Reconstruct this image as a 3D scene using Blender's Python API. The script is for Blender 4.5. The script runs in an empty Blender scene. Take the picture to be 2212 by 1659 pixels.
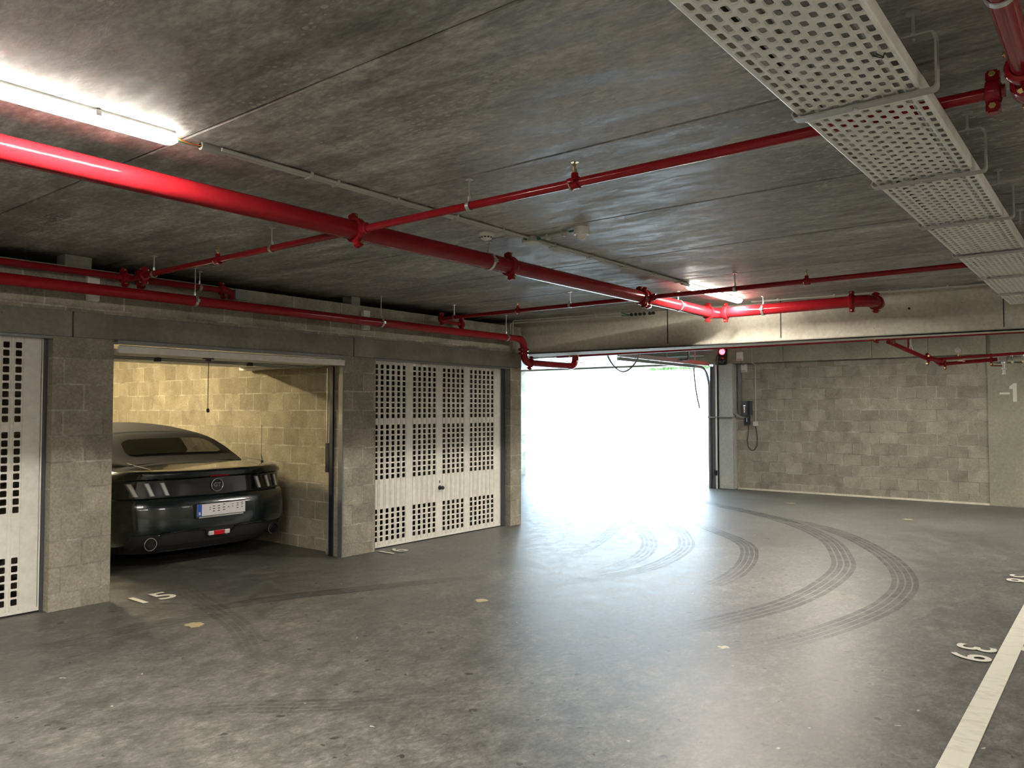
import bpy, bmesh, math, random
from mathutils import Vector, Matrix
random.seed(7)
PI = math.pi
COL = bpy.context.scene.collection
SC = bpy.context.scene

# ------------------------------------------------------------------ camera, world, sun, exposure
cam_d = bpy.data.cameras.new('camera'); cam = bpy.data.objects.new('camera', cam_d); COL.objects.link(cam)
cam_d.sensor_fit = 'HORIZONTAL'; cam_d.sensor_width = 36.0
cam_d.lens = 36.0 * 1683.85 / 2212.0
cam_d.clip_start = .02; cam_d.clip_end = 300
_yaw, _pit, _rol = math.radians(38.3388), math.radians(1.9298), math.radians(.00954)
_f = Vector((math.cos(_yaw)*math.cos(_pit), math.sin(_yaw)*math.cos(_pit), math.sin(_pit)))
_r = _f.cross(Vector((0, 0, 1))).normalized(); _u = _r.cross(_f)
_r2 = _r*math.cos(_rol) + _u*math.sin(_rol); _u2 = -_r*math.sin(_rol) + _u*math.cos(_rol)
cam.matrix_world = Matrix(((_r2.x, _u2.x, -_f.x, 0), (_r2.y, _u2.y, -_f.y, 0), (_r2.z, _u2.z, -_f.z, 1.53), (0, 0, 0, 1)))
SC.camera = cam

SC.view_settings.view_transform = 'Standard'; SC.view_settings.look = 'None'
SC.view_settings.gamma = 1; SC.view_settings.use_curve_mapping = False
SC.view_settings.exposure = 1.95
cy = SC.cycles
cy.use_denoising = True; cy.max_bounces = 9; cy.diffuse_bounces = 6; cy.glossy_bounces = 4
cy.caustics_reflective = False; cy.caustics_refractive = False; cy.sample_clamp_indirect = 8

W = bpy.data.worlds.new('sky'); SC.world = W; W.use_nodes = True
bg = W.node_tree.nodes['Background']; bg.inputs[0].default_value = (.60, .81, 1, 1); bg.inputs[1].default_value = 4.0

sun_d = bpy.data.lights.new('sun', 'SUN'); sun_d.energy = 4; sun_d.angle = .02; sun_d.color = (1, .96, .9)
sun = bpy.data.objects.new('sun', sun_d); COL.objects.link(sun); sun.location = (20, 8, 12)
sun.rotation_euler = Vector((.35, -.35, -.85)).to_track_quat('-Z', 'Y').to_euler()

por_d = bpy.data.lights.new('entrance_daylight_portal', 'AREA'); por_d.shape = 'RECTANGLE'; por_d.size = 5.0; por_d.size_y = 2.6
por_d.cycles.is_portal = True
por = bpy.data.objects.new('entrance_daylight_portal', por_d); COL.objects.link(por)
por.location = (14.8, 9.1, 1.3); por.rotation_euler = Vector((-1, 0, 0)).to_track_quat('-Z', 'Z').to_euler()

# ------------------------------------------------------------------ materials
def mat(name, base=(.5, .5, .5), rough=.5, metal=0, spec=.5, **kw):
    m = bpy.data.materials.new(name); m.use_nodes = True
    b = m.node_tree.nodes['Principled BSDF']
    b.inputs['Base Color'].default_value = (*base, 1); b.inputs['Roughness'].default_value = rough
    b.inputs['Metallic'].default_value = metal; b.inputs['Specular IOR Level'].default_value = spec
    for k, v in kw.items():
        b.inputs[k.replace('_', ' ')].default_value = v
    return m

class N:
    """tiny node builder"""
    def __init__(s, m): s.t = m.node_tree; s.n = s.t.nodes; s.l = s.t.links; s.b = s.n['Principled BSDF']
    def new(s, t, **kw):
        n = s.n.new(t)
        for k, v in kw.items(): setattr(n, k, v)
        return n
    def put(s, sock, v):
        if isinstance(v, bpy.types.NodeSocket): s.l.new(v, sock)
        else: sock.default_value = v
    def math(s, op, a, b=0.0, c=None, clamp=False):
        n = s.new('ShaderNodeMath', operation=op, use_clamp=clamp); s.put(n.inputs[0], a); s.put(n.inputs[1], b)
        if c is not None: s.put(n.inputs[2], c)
        return n.outputs[0]
    def coord(s, scale=(1, 1, 1), loc=(0, 0, 0), rot=(0, 0, 0)):
        g = s.new('ShaderNodeNewGeometry'); mp = s.new('ShaderNodeMapping')
        mp.inputs['Scale'].default_value = scale; mp.inputs['Location'].default_value = loc; mp.inputs['Rotation'].default_value = rot
        s.l.new(g.outputs['Position'], mp.inputs['Vector']); return mp.outputs[0]
    def noise(s, v, scale, detail=4, rough=.55, dist=0.0):
        n = s.new('ShaderNodeTexNoise'); s.put(n.inputs['Vector'], v); n.inputs['Scale'].default_value = scale
        n.inputs['Detail'].default_value = detail; n.inputs['Roughness'].default_value = rough; n.inputs['Distortion'].default_value = dist
        return n.outputs[0]
    def ramp(s, fac, stops):
        r = s.new('ShaderNodeValToRGB'); s.put(r.inputs[0], fac); cr = r.color_ramp
        while len(cr.elements) < len(stops): cr.elements.new(.5)
        for e, (p, c) in zip(cr.elements, stops):
            e.position = p; e.color = (*c, 1) if isinstance(c, tuple) else (c, c, c, 1)
        return r.outputs[0]
    def mix(s, fac, a, b, mode='MIX'):
        n = s.new('ShaderNodeMix', data_type='RGBA', blend_type=mode); s.put(n.inputs[0], fac)
        for i, v in ((6, a), (7, b)):
            s.put(n.inputs[i], v if isinstance(v, bpy.types.NodeSocket) else (*v, 1))
        return n.outputs[2]
    def bump(s, h, strength=.3, dist=.01, nrm=None):
        n = s.new('ShaderNodeBump'); s.put(n.inputs['Height'], h); n.inputs['Strength'].default_value = strength; n.inputs['Distance'].default_value = dist
        if nrm is not None: s.l.new(nrm, n.inputs['Normal'])
        return n.outputs[0]
    def out(s, col=None, rough=None, nrm=None):
        if col is not None: s.put(s.b.inputs['Base Color'], col)
        if rough is not None: s.put(s.b.inputs['Roughness'], rough)
        if nrm is not None: s.l.new(nrm, s.b.inputs['Normal'])

def concrete_ceiling():
    m = mat('precast_concrete', rough=.62); s = N(m)
    big = s.noise(s.coord((1, .3, 1)), 1.7, 6, .62, .25)
    mid = s.noise(s.coord((1, .28, 1), (3, 1, 0)), 9, 9, .74, .25)
    fin = s.noise(s.coord((1, .40, 1), (9, 2, 0)), 42, 6, .72, .3)
    c = s.ramp(big, [(.32, (.215, .21, .195)), (.5, (.31, .302, .28)), (.7, (.42, .41, .375))])
    c = s.mix(1.0, c, s.ramp(mid, [(.36, .52), (.5, .98), (.64, 1.5)]), 'MULTIPLY')
    c = s.mix(1.0, c, s.ramp(fin, [(.34, .72), (.5, 1.0), (.66, 1.35)]), 'MULTIPLY')
    # dark stains left by the moulds
    st = s.noise(s.coord((1, .35, 1), (1, 8, 0)), 3.4, 7, .7, .5)
    c = s.mix(s.ramp(st, [(.56, 0.0), (.68, .5)]), c, (.085, .082, .078))
    # pale flecks in patches
    vo = s.new('ShaderNodeTexVoronoi'); s.put(vo.inputs['Vector'], s.coord((1, .62, 1))); vo.inputs['Scale'].default_value = 44
    sp = s.new('ShaderNodeSeparateColor'); s.l.new(vo.outputs['Color'], sp.inputs[0])
    fl = s.math('LESS_THAN', vo.outputs['Distance'], s.math('MULTIPLY', sp.outputs[0], .42))
    pt = s.ramp(s.noise(s.coord((1, .3, 1), (7, 3, 0)), 2.3, 5, .62, .4), [(.52, 0.0), (.60, 1.0)])
    c = s.mix(s.math('MULTIPLY', s.math('MULTIPLY', fl, pt), .6), c, (.55, .54, .50))
    rg = s.ramp(mid, [(.4, .45), (.65, .75)])
    s.out(c, rg, s.bump(fin, .3, .004)); return m

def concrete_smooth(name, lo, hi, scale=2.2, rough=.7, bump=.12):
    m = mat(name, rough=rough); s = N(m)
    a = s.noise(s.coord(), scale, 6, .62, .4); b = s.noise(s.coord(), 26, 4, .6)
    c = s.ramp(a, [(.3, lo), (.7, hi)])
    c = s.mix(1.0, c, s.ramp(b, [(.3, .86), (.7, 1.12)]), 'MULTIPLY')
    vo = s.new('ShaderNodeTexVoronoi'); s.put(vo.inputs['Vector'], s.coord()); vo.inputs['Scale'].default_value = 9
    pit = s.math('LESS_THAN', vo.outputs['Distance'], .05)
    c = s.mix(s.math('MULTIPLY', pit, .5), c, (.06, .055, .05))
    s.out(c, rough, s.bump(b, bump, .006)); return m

def blocks(name, axis, off_h, off_z, tint=(1, 1, 1), mortar=(.37, .35, .3), pitch_z=.2):
    """concrete block walling; axis: the horizontal world axis of the wall"""
    m = mat(name, rough=.88, spec=.25); s = N(m)
    g = s.new('ShaderNodeNewGeometry'); sp = s.new('ShaderNodeSeparateXYZ'); s.l.new(g.outputs['Position'], sp.inputs[0])
    cb = s.new('ShaderNodeCombineXYZ')
    wob = s.math('MULTIPLY', s.math('SUBTRACT', s.noise(s.coord(), 7, 2), .5), .008)
    s.put(cb.inputs[0], s.math('ADD', s.math('ADD', sp.outputs[axis], off_h), wob)); s.put(cb.inputs[1], s.math('ADD', s.math('ADD', sp.outputs[2], off_z), wob))
    br = s.new('ShaderNodeTexBrick'); s.l.new(cb.outputs[0], br.inputs['Vector'])
    br.inputs['Scale'].default_value = 1; br.inputs['Brick Width'].default_value = .3; br.inputs['Row Height'].default_value = pitch_z
    br.inputs['Mortar Size'].default_value = .0075; br.inputs['Mortar Smooth'].default_value = .25; br.offset = .5
    t = tint
    br.inputs['Color1'].default_value = (.25*t[0], .228*t[1], .185*t[2], 1); br.inputs['Color2'].default_value = (.335*t[0], .308*t[1], .25*t[2], 1)
    br.inputs['Mortar'].default_value = (*mortar, 1); br.inputs['Bias'].default_value = 0
    n1 = s.noise(s.coord(), 55, 5, .75); n2 = s.noise(s.coord(), 4, 5, .6, .5)
    mort = s.mix(s.ramp(s.noise(s.coord(), 3.5, 3), [(.40, 0.0), (.60, 1.0)]), tuple(q*.62 for q in mortar), tuple(min(1, q*1.15) for q in mortar))
    c = s.mix(br.outputs['Fac'], br.outputs[0], mort)
    c = s.mix(1.0, c, s.ramp(n1, [(.3, .72), (.7, 1.28)]), 'MULTIPLY')
    c = s.mix(1.0, c, s.ramp(n2, [(.3, .78), (.7, 1.2)]), 'MULTIPLY')
    h = s.math('SUBTRACT', s.math('MULTIPLY', n1, .35), br.outputs['Fac'])
    s.out(c, .88, s.bump(h, .45, .006)); return m

def floor_mat():
    m = mat('power_floated_concrete', rough=.4); s = N(m)
    v = s.coord((1, 1, 1), rot=(0, 0, .6)); vs = s.coord((.5, 1.6, 1), rot=(0, 0, -.25))
    big = s.noise(v, .8, 7, .66, .4); mid = s.noise(s.coord((.9, 1.1, 1), rot=(0, 0, -.6)), 7, 9, .76, .3)
    fib = s.noise(s.coord((.8, 1.2, 1), rot=(0, 0, .5)), 30, 8, .76, .3); fine = s.noise(s.coord(), 90, 4, .7)
    c = s.ramp(big, [(.32, (.086, .085, .078)), (.52, (.114, .111, .101)), (.72, (.143, .138, .122))])
    c = s.mix(1.0, c, s.ramp(mid, [(.36, .58), (.5, .97), (.64, 1.46)]), 'MULTIPLY')
    c = s.mix(1.0, c, s.ramp(fib, [(.34, .68), (.5, 1.0), (.66, 1.38)]), 'MULTIPLY')
    c = s.mix(1.0, c, s.ramp(fine, [(.3, .86), (.7, 1.14)]), 'MULTIPLY')
    # pale dust patches
    c = s.mix(s.ramp(s.noise(s.coord((.8, 1.2, 1), (4, 9, 0)), 2.1, 8, .72, .3), [(.60, 0.0), (.74, .5)]), c, (.27, .255, .215))
    # scuffs where cars turn in
    sc = s.noise(s.coord((.4, 1.5, 1), rot=(0, 0, .15)), 2.4, 8, .74, .5)
    c = s.mix(s.ramp(sc, [(.54, 0.0), (.72, .5)]), c, (.06, .06, .056))
    # spots of dropped oil, rubber and gum
    for sc_, th, off, col, keep in ((2.6, .058, 0, (.03, .03, .028), .5), (4.4, .065, 5, (.035, .035, .033), .4), (7.0, .085, 8, (.04, .04, .038), .3), (3.1, .03, 11, (.42, .4, .34), .3), (1.1, .08, 17, (.46, .38, .22), .12)):
        vo = s.new('ShaderNodeTexVoronoi'); vo.voronoi_dimensions = '2D'
        ns = s.new('ShaderNodeVectorMath', operation='ADD'); s.put(ns.inputs[0], s.coord((1, 1, 0), (off, off*.7, 0)))
        nn = s.new('ShaderNodeTexNoise'); s.put(nn.inputs['Vector'], s.coord()); nn.inputs['Scale'].default_value = 22
        sl = s.new('ShaderNodeVectorMath', operation='SCALE'); s.l.new(nn.outputs['Color'], sl.inputs[0]); sl.inputs['Scale'].default_value = .07
        s.l.new(sl.outputs[0], ns.inputs[1]); s.l.new(ns.outputs[0], vo.inputs['Vector']); vo.inputs['Scale'].default_value = sc_
        sepc = s.new('ShaderNodeSeparateColor'); s.l.new(vo.outputs['Color'], sepc.inputs[0])
        rad = s.math('MULTIPLY', sepc.outputs[1], th)
        k = s.math('MULTIPLY', s.math('LESS_THAN', vo.outputs['Distance'], rad), s.math('LESS_THAN', sepc.outputs[0], keep))
        c = s.mix(s.math('MULTIPLY', k, .85), c, col)
    rg = s.ramp(mid, [(.32, .36), (.68, .50)])
    s.b.inputs['Specular IOR Level'].default_value = .32
    nb = s.noise(s.coord(), 5, 5, .6); nb2 = fib
    s.out(c, rg, s.bump(nb2, .14, .003, s.bump(nb, .07, .006))); return m

M = {}
M['ceiling'] = concrete_ceiling(); M['floor'] = floor_mat()
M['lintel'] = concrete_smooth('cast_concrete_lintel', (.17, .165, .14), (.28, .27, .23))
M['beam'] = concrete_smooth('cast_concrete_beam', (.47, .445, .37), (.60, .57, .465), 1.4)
M['column'] = concrete_smooth('cast_concrete_column', (.24, .235, .18), (.36, .345, .265), 1.2)
M['joint'] = mat('grey_joint_mortar', (.055, .052, .045), .95)
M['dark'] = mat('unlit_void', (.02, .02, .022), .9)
M['pier'] = concrete_smooth('cast_concrete_pier', (.37, .38, .37), (.50, .51, .49), 1.6)
M['outside_wall'] = mat('white_render', (.8, .8, .78), .9)
M['outside_ground'] = mat('pale_paving', (.62, .62, .6), .85)
M['blk_front'] = blocks('block_front', 0, .135, .07)
M['blk_back'] = blocks('block_back', 1, .17, .045, (1.0, 1.0, 1.0), (.33, .31, .275), .198)
M['blk_side'] = blocks('block_side', 1, 0, .07, (1.15, 1.12, 1.0), (.45, .42, .34))
M['blk_dark'] = blocks('block_other', 0, 0, .0)

def paint(name, c, rough=.3, bump=.0, **kw):
    m = mat(name, c, rough, **kw); s = N(m)
    n = s.noise(s.coord(), 18, 4, .6)
    col = s.mix(1.0, c, s.ramp(n, [(.3, .9), (.7, 1.08)]), 'MULTIPLY')
    s.out(col, s.ramp(n, [(.3, rough*.85), (.7, min(1, rough*1.2))])); return m
M['red'] = paint('red_enamel', (.25, .009, .014), .15, spec=.28)
M['red_lit'] = M['red']
M['steel'] = mat('galvanised_steel', (.55, .56, .55), .32, .9)
M['zinc'] = paint('dull_zinc', (.42, .42, .40), .45, metal=.6)
M['brass'] = mat('brass', (.62, .46, .22), .25, 1)
M['chrome'] = mat('chrome', (.8, .8, .8), .12, 1)
M['tray'] = paint('grey_powder_coat', (.78, .78, .72), .4)
M['white'] = paint('white_powder_coat', (.74, .72, .66), .4)
M['white_pl'] = mat('white_plastic', (.72, .71, .67), .45)
M['grey_pl'] = mat('grey_plastic', (.30, .305, .29), .5)
M['conduit'] = mat('pale_grey_conduit', (.46, .46, .42), .42)
M['frame'] = paint('anthracite_frame', (.085, .09, .095), .42, metal=.3)
M['frame_lt'] = paint('mid_grey_frame', (.22, .23, .235), .35, metal=.5)
M['black'] = mat('black_rubber', (.012, .012, .013), .5)
M['navy'] = mat('blue_black_paint', (.012, .016, .026), .35)
M['green'] = mat('green_insulation', (.02, .13, .08), .45)
M['orange'] = mat('orange_insulation', (.75, .25, .06), .45)
M['rubber'] = mat('tyre_rubber', (.02, .02, .02), .75)
M['car'] = mat('dark_green_car_paint', (.005, .011, .012), .22, .2, Coat_Weight=1.0, Coat_Roughness=.04)
M['canvas'] = mat('black_canvas', (.012, .012, .013), .9)
M['gloss'] = mat('piano_black', (.004, .004, .006), .08, Coat_Weight=1)
M['glass'] = mat('tinted_glass', (.012, .016, .014), .03, spec=.9)
M['lens_white'] = mat('clear_lens', (.6, .6, .58), .2)
M['lens_red'] = mat('red_lens', (.5, .01, .02), .15)
M['plate'] = mat('plate_white', (.72, .70, .72), .4)
M['plate_blue'] = mat('plate_blue', (.02, .09, .42), .4)
M['sticker_red'] = mat('red_print', (.5, .03, .05), .5)
M['leaf'] = mat('leaf_green', (.035, .085, .008), .6)

def worn_paint(name, c):
    m = mat(name, c, .55); s = N(m)
    n = s.noise(s.coord((1, .35, 1)), 16, 6, .7); 
    col = s.mix(s.ramp(n, [(.50, 0.0), (.78, .6)]), c, (.3, .285, .24)); s.out(col, .5); return m
M['line'] = worn_paint('worn_white_paint', (.66, .64, .55)); M['num'] = mat('white_paint', (.62, .60, .52), .55)

def emis(name, c, st):
    m = mat(name, (.8, .8, .8), .4); b = m.node_tree.nodes['Principled BSDF']
    b.inputs['Emission Color'].default_value = (*c, 1); b.inputs['Emission Strength'].default_value = st; return m
M['tube'] = emis('lit_diffuser', (1, .93, .82), 11)
M['tube_face'] = emis('lit_diffuser_face', (1, .93, .82), 280)
M['red_on'] = emis('red_lamp_on', (1, .008, .012), 16)
M['led_w'] = emis('led_white', (.9, .95, 1), .22); M['led_o'] = emis('led_orange', (1, .5, .25), .22)

def tyre_mat(name, dark, amount):
    m = bpy.data.materials.new(name); m.use_nodes = True; s = N(m)
    s.b.inputs['Base Color'].default_value = (*dark, 1); s.b.inputs['Roughness'].default_value = .5
    tr = s.new('ShaderNodeBsdfTransparent'); mx = s.new('ShaderNodeMixShader')
    n = s.noise(s.coord(), 4.5, 5, .7); f = s.ramp(n, [(.3, amount*.3), (.62, amount)])
    at = s.new('ShaderNodeAttribute', attribute_name='wear'); f = s.math('MULTIPLY', f, at.outputs['Fac'])
    s.l.new(f, mx.inputs[0]); s.l.new(tr.outputs[0], mx.inputs[1]); s.l.new(s.b.outputs[0], mx.inputs[2])
    s.l.new(mx.outputs[0], s.n['Material Output'].inputs[0]); return m
M['tyre1'] = tyre_mat('rubber_mark_dark', (.055, .055, .052), .55)
M['tyre2'] = tyre_mat('rubber_mark_faint', (.07, .07, .065), .26)

# ------------------------------------------------------------------ mesh helpers
def link(name, me, m, parent=None):
    o = bpy.data.objects.new(name, me); COL.objects.link(o)
    if m is not None:
        for x in (m if isinstance(m, (list, tuple)) else [m]): me.materials.append(x)
    if parent is not None: o.parent = parent
    return o

WHOLE = ('panel', 'tray_section', 'vent_slots', 'plate_marks', 'spring', 'tyre_mark', 'rear_window', 'soft_top', 'body')
def clusters(bm):
    """lists of faces that belong together: loose islands far from each other come out apart"""
    seen = set(); isl = []
    for f in bm.faces:
        if f in seen: continue
        st = [f]; seen.add(f); cur = []
        while st:
            g = st.pop(); cur.append(g)
            for v in g.verts:
                for h in v.link_faces:
                    if h not in seen: seen.add(h); st.append(h)
        isl.append(cur)
    bb = []
    for fs in isl:
        c = [v.co for f in fs for v in f.verts]; bb.append(([min(p[i] for p in c) for i in range(3)], [max(p[i] for p in c) for i in range(3)]))
    par = list(range(len(isl)))
    def root(i):
        while par[i] != i: i = par[i]
        return i
    for i in range(len(isl)):
        for j in range(i):
            gap = math.sqrt(sum(max(0, bb[i][0][k]-bb[j][1][k], bb[j][0][k]-bb[i][1][k])**2 for k in range(3)))
            sz = max(max(b[1][k]-b[0][k] for k in range(3)) for b in (bb[i], bb[j]))
            if gap <= max(.02, .5*sz): par[root(i)] = root(j)
    out = {}
    for i in range(len(isl)): out.setdefault(root(i), []).extend(isl[i])
    return list(out.values())

def obj(name, bm, m, parent=None, smooth=None):
    bmesh.ops.recalc_face_normals(bm, faces=bm.faces)
    groups = [None]
    if parent is not None and name not in WHOLE and len(bm.faces) < 6000: groups = clusters(bm)
    first = None
    for g in groups:
        me = bpy.data.meshes.new(name)
        if len(groups) == 1: bm.to_mesh(me)
        else:
            keep = {f.index for f in g}; bm.faces.index_update(); keep = {f.index for f in g}
            c = bm.copy(); c.faces.ensure_lookup_table()
            bmesh.ops.delete(c, geom=[f for f in c.faces if f.index not in keep], context='FACES'); c.to_mesh(me); c.free()
        if smooth is not None:
            for p in me.polygons: p.use_smooth = True
            if smooth < PI: me.set_sharp_from_angle(angle=smooth)
        o = link(name, me, m, parent)
        first = first or o
    bm.free()
    return first

def tag(o, label=None, cat=None, group=None, kind=None):
    if label: o['label'] = label
    if cat: o['category'] = cat
    if group: o['group'] = group
    if kind: o['kind'] = kind
    return o

def thing(name, label, cat, loc=(0, 0, 0), group=None, rz=0):
    o = bpy.data.objects.new(name, None); COL.objects.link(o); o.location = loc; o.rotation_euler = (0, 0, rz)
    o.empty_display_size = .1
    return tag(o, label, cat, group)

def B(): return bmesh.new()

def box(bm, x0, x1, y0, y1, z0, z1, bev=0, mi=0):
    vs = [bm.verts.new(p) for p in ((x0, y0, z0), (x1, y0, z0), (x1, y1, z0), (x0, y1, z0), (x0, y0, z1), (x1, y0, z1), (x1, y1, z1), (x0, y1, z1))]
    fs = [bm.faces.new([vs[i] for i in q]) for q in ((0, 3, 2, 1), (4, 5, 6, 7), (0, 1, 5, 4), (1, 2, 6, 5), (2, 3, 7, 6), (3, 0, 4, 7))]
    for f in fs: f.material_index = mi
    if bev:
        es = list({e for f in fs for e in f.edges})
        bmesh.ops.bevel(bm, geom=es, offset=bev, segments=2, affect='EDGES', profile=.5)
    return fs

def frame_of(d):
    d = Vector(d).normalized(); a = Vector((0, 0, 1)) if abs(d.z) < .95 else Vector((1, 0, 0))
    r = d.cross(a).normalized(); return d, r, r.cross(d)

def ring(bm, c, d, r, n, r2=None, ph=0):
    d, a, b = frame_of(d); r2 = r2 or r
    return [bm.verts.new(Vector(c) + a*math.cos(2*PI*i/n+ph)*r + b*math.sin(2*PI*i/n+ph)*r2) for i in range(n)]

def skin(bm, A, Bq, mi=0):
    n = len(A)
    for i in range(n):
        f = bm.faces.new((A[i], A[(i+1) % n], Bq[(i+1) % n], Bq[i])); f.material_index = mi

def cyl(bm, p, q, r, n=16, r2=None, caps=True):
    d = Vector(q) - Vector(p); A = ring(bm, p, d, r, n); C = ring(bm, q, d, r2 if r2 is not None else r, n); skin(bm, A, C)
    if caps: bm.faces.new(A[::-1]); bm.faces.new(C)

def tube(bm, pts, r, n=12, caps=True):
    """sweep a circle along a polyline with parallel transport"""
    pts = [Vector(p) for p in pts]; prev = None; up = None
    for i, p in enumerate(pts):
        t = (pts[min(i+1, len(pts)-1)] - pts[max(i-1, 0)]).normalized()
        if up is None: _, up, _b = frame_of(t)
        up = (up - t*up.dot(t)).normalized(); b = t.cross(up)
        R = [bm.verts.new(p + up*math.cos(2*PI*k/n)*r + b*math.sin(2*PI*k/n)*r) for k in range(n)]
        if prev: skin(bm, prev, R)
        elif caps: bm.faces.new(R[::-1])
        prev = R
    if caps: bm.faces.new(prev)

def bend(p, a, b, R, n=8):
    """points of a rounded corner at p between the directions to a and to b"""
    p, a, b = Vector(p), Vector(a), Vector(b); u = (a-p).normalized(); v = (b-p).normalized()
    s = p + u*R; e = p + v*R; out = []
    c = p + (u+v)*R
    for i in range(n+1):
        t = PI/2*i/n; out.append(c - v*R*math.cos(t) - u*R*math.sin(t) if abs(u.dot(v)) < .05 else s.lerp(e, i/n))
    return out

def path(pts, R=.08):
    o = [Vector(pts[0])]
    for i in range(1, len(pts)-1): o += bend(pts[i], pts[i-1], pts[i+1], R)
    return o + [Vector(pts[-1])]

def lathe(bm, c, prof, n=24, axis=(0, 0, 1)):
    d = Vector(axis).normalized(); prev = None
    for r, h in prof:
        R = ring(bm, Vector(c) + d*h, d, max(r, .0004), n)
        if prev: skin(bm, prev, R)
        prev = R

def prism(bm, poly, fn, t, mi=0):
    """extrude a 2-D polygon; fn(u,v,w) -> point, w in (0,t)"""
    A = [bm.verts.new(fn(u, v, 0)) for u, v in poly]; C = [bm.verts.new(fn(u, v, t)) for u, v in poly]
    skin(bm, A, C, mi)
    for f in (bm.faces.new(A[::-1]), bm.faces.new(C)): f.material_index = mi

def text_mesh(name, body, size, m, M4, parent=None, extrude=.001, bold=.012, spacing=1.0):
    cu = bpy.data.curves.new('t', 'FONT'); cu.body = body; cu.size = size; cu.extrude = extrude; cu.offset = bold*size
    cu.align_x = 'CENTER'; cu.align_y = 'CENTER'; cu.space_character = spacing; cu.resolution_u = 6
    t = bpy.data.objects.new('t', cu); COL.objects.link(t)
    me = bpy.data.meshes.new_from_object(t.evaluated_get(bpy.context.evaluated_depsgraph_get()))
    bpy.data.objects.remove(t); me.transform(M4); me.materials.clear()
    return link(name, me, m, parent)

def basis(right, up, at):
    r = Vector(right).normalized(); u = Vector(up).normalized(); n = r.cross(u)
    return Matrix(((r.x, u.x, n.x, at[0]), (r.y, u.y, n.y, at[1]), (r.z, u.z, n.z, at[2]), (0, 0, 0, 1)))

def dup(root, loc=None, label=None, group=None):
    r = root.copy(); COL.objects.link(r)
    if loc is not None: r.location = loc
    if label: r['label'] = label
    if group: r['group'] = group
    for ch in list(root.children):
        c = ch.copy(); COL.objects.link(c); c.parent = r
        for g in ch.children:
            d = g.copy(); COL.objects.link(d); d.parent = c
    return r

# ------------------------------------------------------------------ the setting
ZC = 2.74; YW = 6.43; XB = 14.69; X0, Y0 = -7.0, -6.0
def struct(name, bm, m, smooth=None): return tag(obj(name, bm, m, None, smooth), kind='structure')

bm = B(); box(bm, X0-.2, 15.2, Y0-.2, 12.4, -.2, 0); floor_o = struct('floor', bm, M['floor'])
# precast slabs 1.2 m wide with chamfered joints
bm = B(); x = 1.79 - 1.205*8
def slab(bm, xa, xb, ya, yb, z):
    c = .005
    pr = [(xa, z+.006), (xa+c, z), (xb-c, z), (xb, z+.006), (xb, z+.25), (xa, z+.25)]
    prism(bm, pr, lambda u, v, w: (u, ya+w, v), yb-ya)
jt = B()
while x < 8.9:
    slab(bm, x+.005, min(x+1.200, 8.92), Y0-.2, 12.4, ZC); box(jt, x-.0045, x+.0045, Y0-.1, 12.3, ZC+.009, ZC+.05); x += 1.205
box(bm, 8.9, 15.2, Y0-.2, 12.4, 2.92, 3.12); box(bm, X0-.2, 8.95, Y0-.2, 12.4, ZC+.06, ZC+.3)
_c = struct('ceiling', bm, M['ceiling'])
WHOLE += ('joint_filler',); tag(obj('joint_filler', jt, M['joint'], _c))
# cross beam: front face slightly skewed, soffit at 2.29
bm = B(); f0 = lambda y: 8.63-.085*y
v = []
for y in (Y0, 12.3):
    xf = f0(min(y, 6.6)) if y > 0 else f0(y)
    v.append([bm.verts.new(p) for p in ((xf+.02, y, 2.29), (8.94, y, 2.29), (8.94, y, 2.95), (xf, y, 2.95), (xf, y, 2.31))])
skin(bm, v[0], v[1]); bm.faces.new(v[0][::-1]); bm.faces.new(v[1])
struct('ceiling_beam', bm, M['beam'])
bm = B()
for y in (4.22, 2.93, .9): box(bm, f0(y)-.0015, f0(y)+.01, y-.004, y+.004, 2.31, 2.735)
tag(obj('construction_joint', bm, M['dark'], bpy.data.objects['ceiling_beam']))

# left front wall: pillars, lintels, block course above
wl = B(); box(wl, X0, 8.33, YW, YW+.17, 2.30, 2.65)
wall_left = struct('wall_left', wl, M['blk_front'])
for xa, xb in ((2.484, 2.94), (5.30, 5.742), (8.10, 8.33), (-.2, .165), (X0, -2.75)):
    bm = B(); box(bm, xa, xb, YW, YW+.17, 0, 2.0995, .004); struct('pillar', bm, M['blk_front'])
bm = B()
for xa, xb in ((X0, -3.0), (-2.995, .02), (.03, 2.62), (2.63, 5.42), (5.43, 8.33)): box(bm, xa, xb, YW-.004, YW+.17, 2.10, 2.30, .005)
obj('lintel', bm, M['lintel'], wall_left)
# corner return and box partitions
bm = B(); box(bm, 8.19, 8.33, YW+.17, 12.2, 0, 2.72); struct('partition', bm, M['blk_side'])
bm = B(); box(bm, 5.42, 5.60, YW+.17, 12.2, 0, 2.62); struct('partition', bm, M['blk_side'])
bm = B(); box(bm, 2.60, 2.78, YW+.17, 12.2, 0, 2.62); struct('partition', bm, M['blk_side'])
bm = B(); box(bm, -.1, .05, YW+.17, 12.2, 0, 2.62); struct('partition', bm, M['blk_side'])
bm = B(); box(bm, X0, 8.33, 12.0, 12.2, 0, 2.72); struct('wall_left', bm, M['blk_front'])
bm = B(); box(bm, X0, 8.19, YW+.20, 12.0, 2.62, 2.645); struct('ceiling', bm, M['lintel'])
bm = B(); box(bm, X0, 8.19, YW+.60, YW+.66, 2.645, ZC); struct('gap_shade', bm, M['dark'])  # dark sheet painted in as the shade of the gap above the wall
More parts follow.
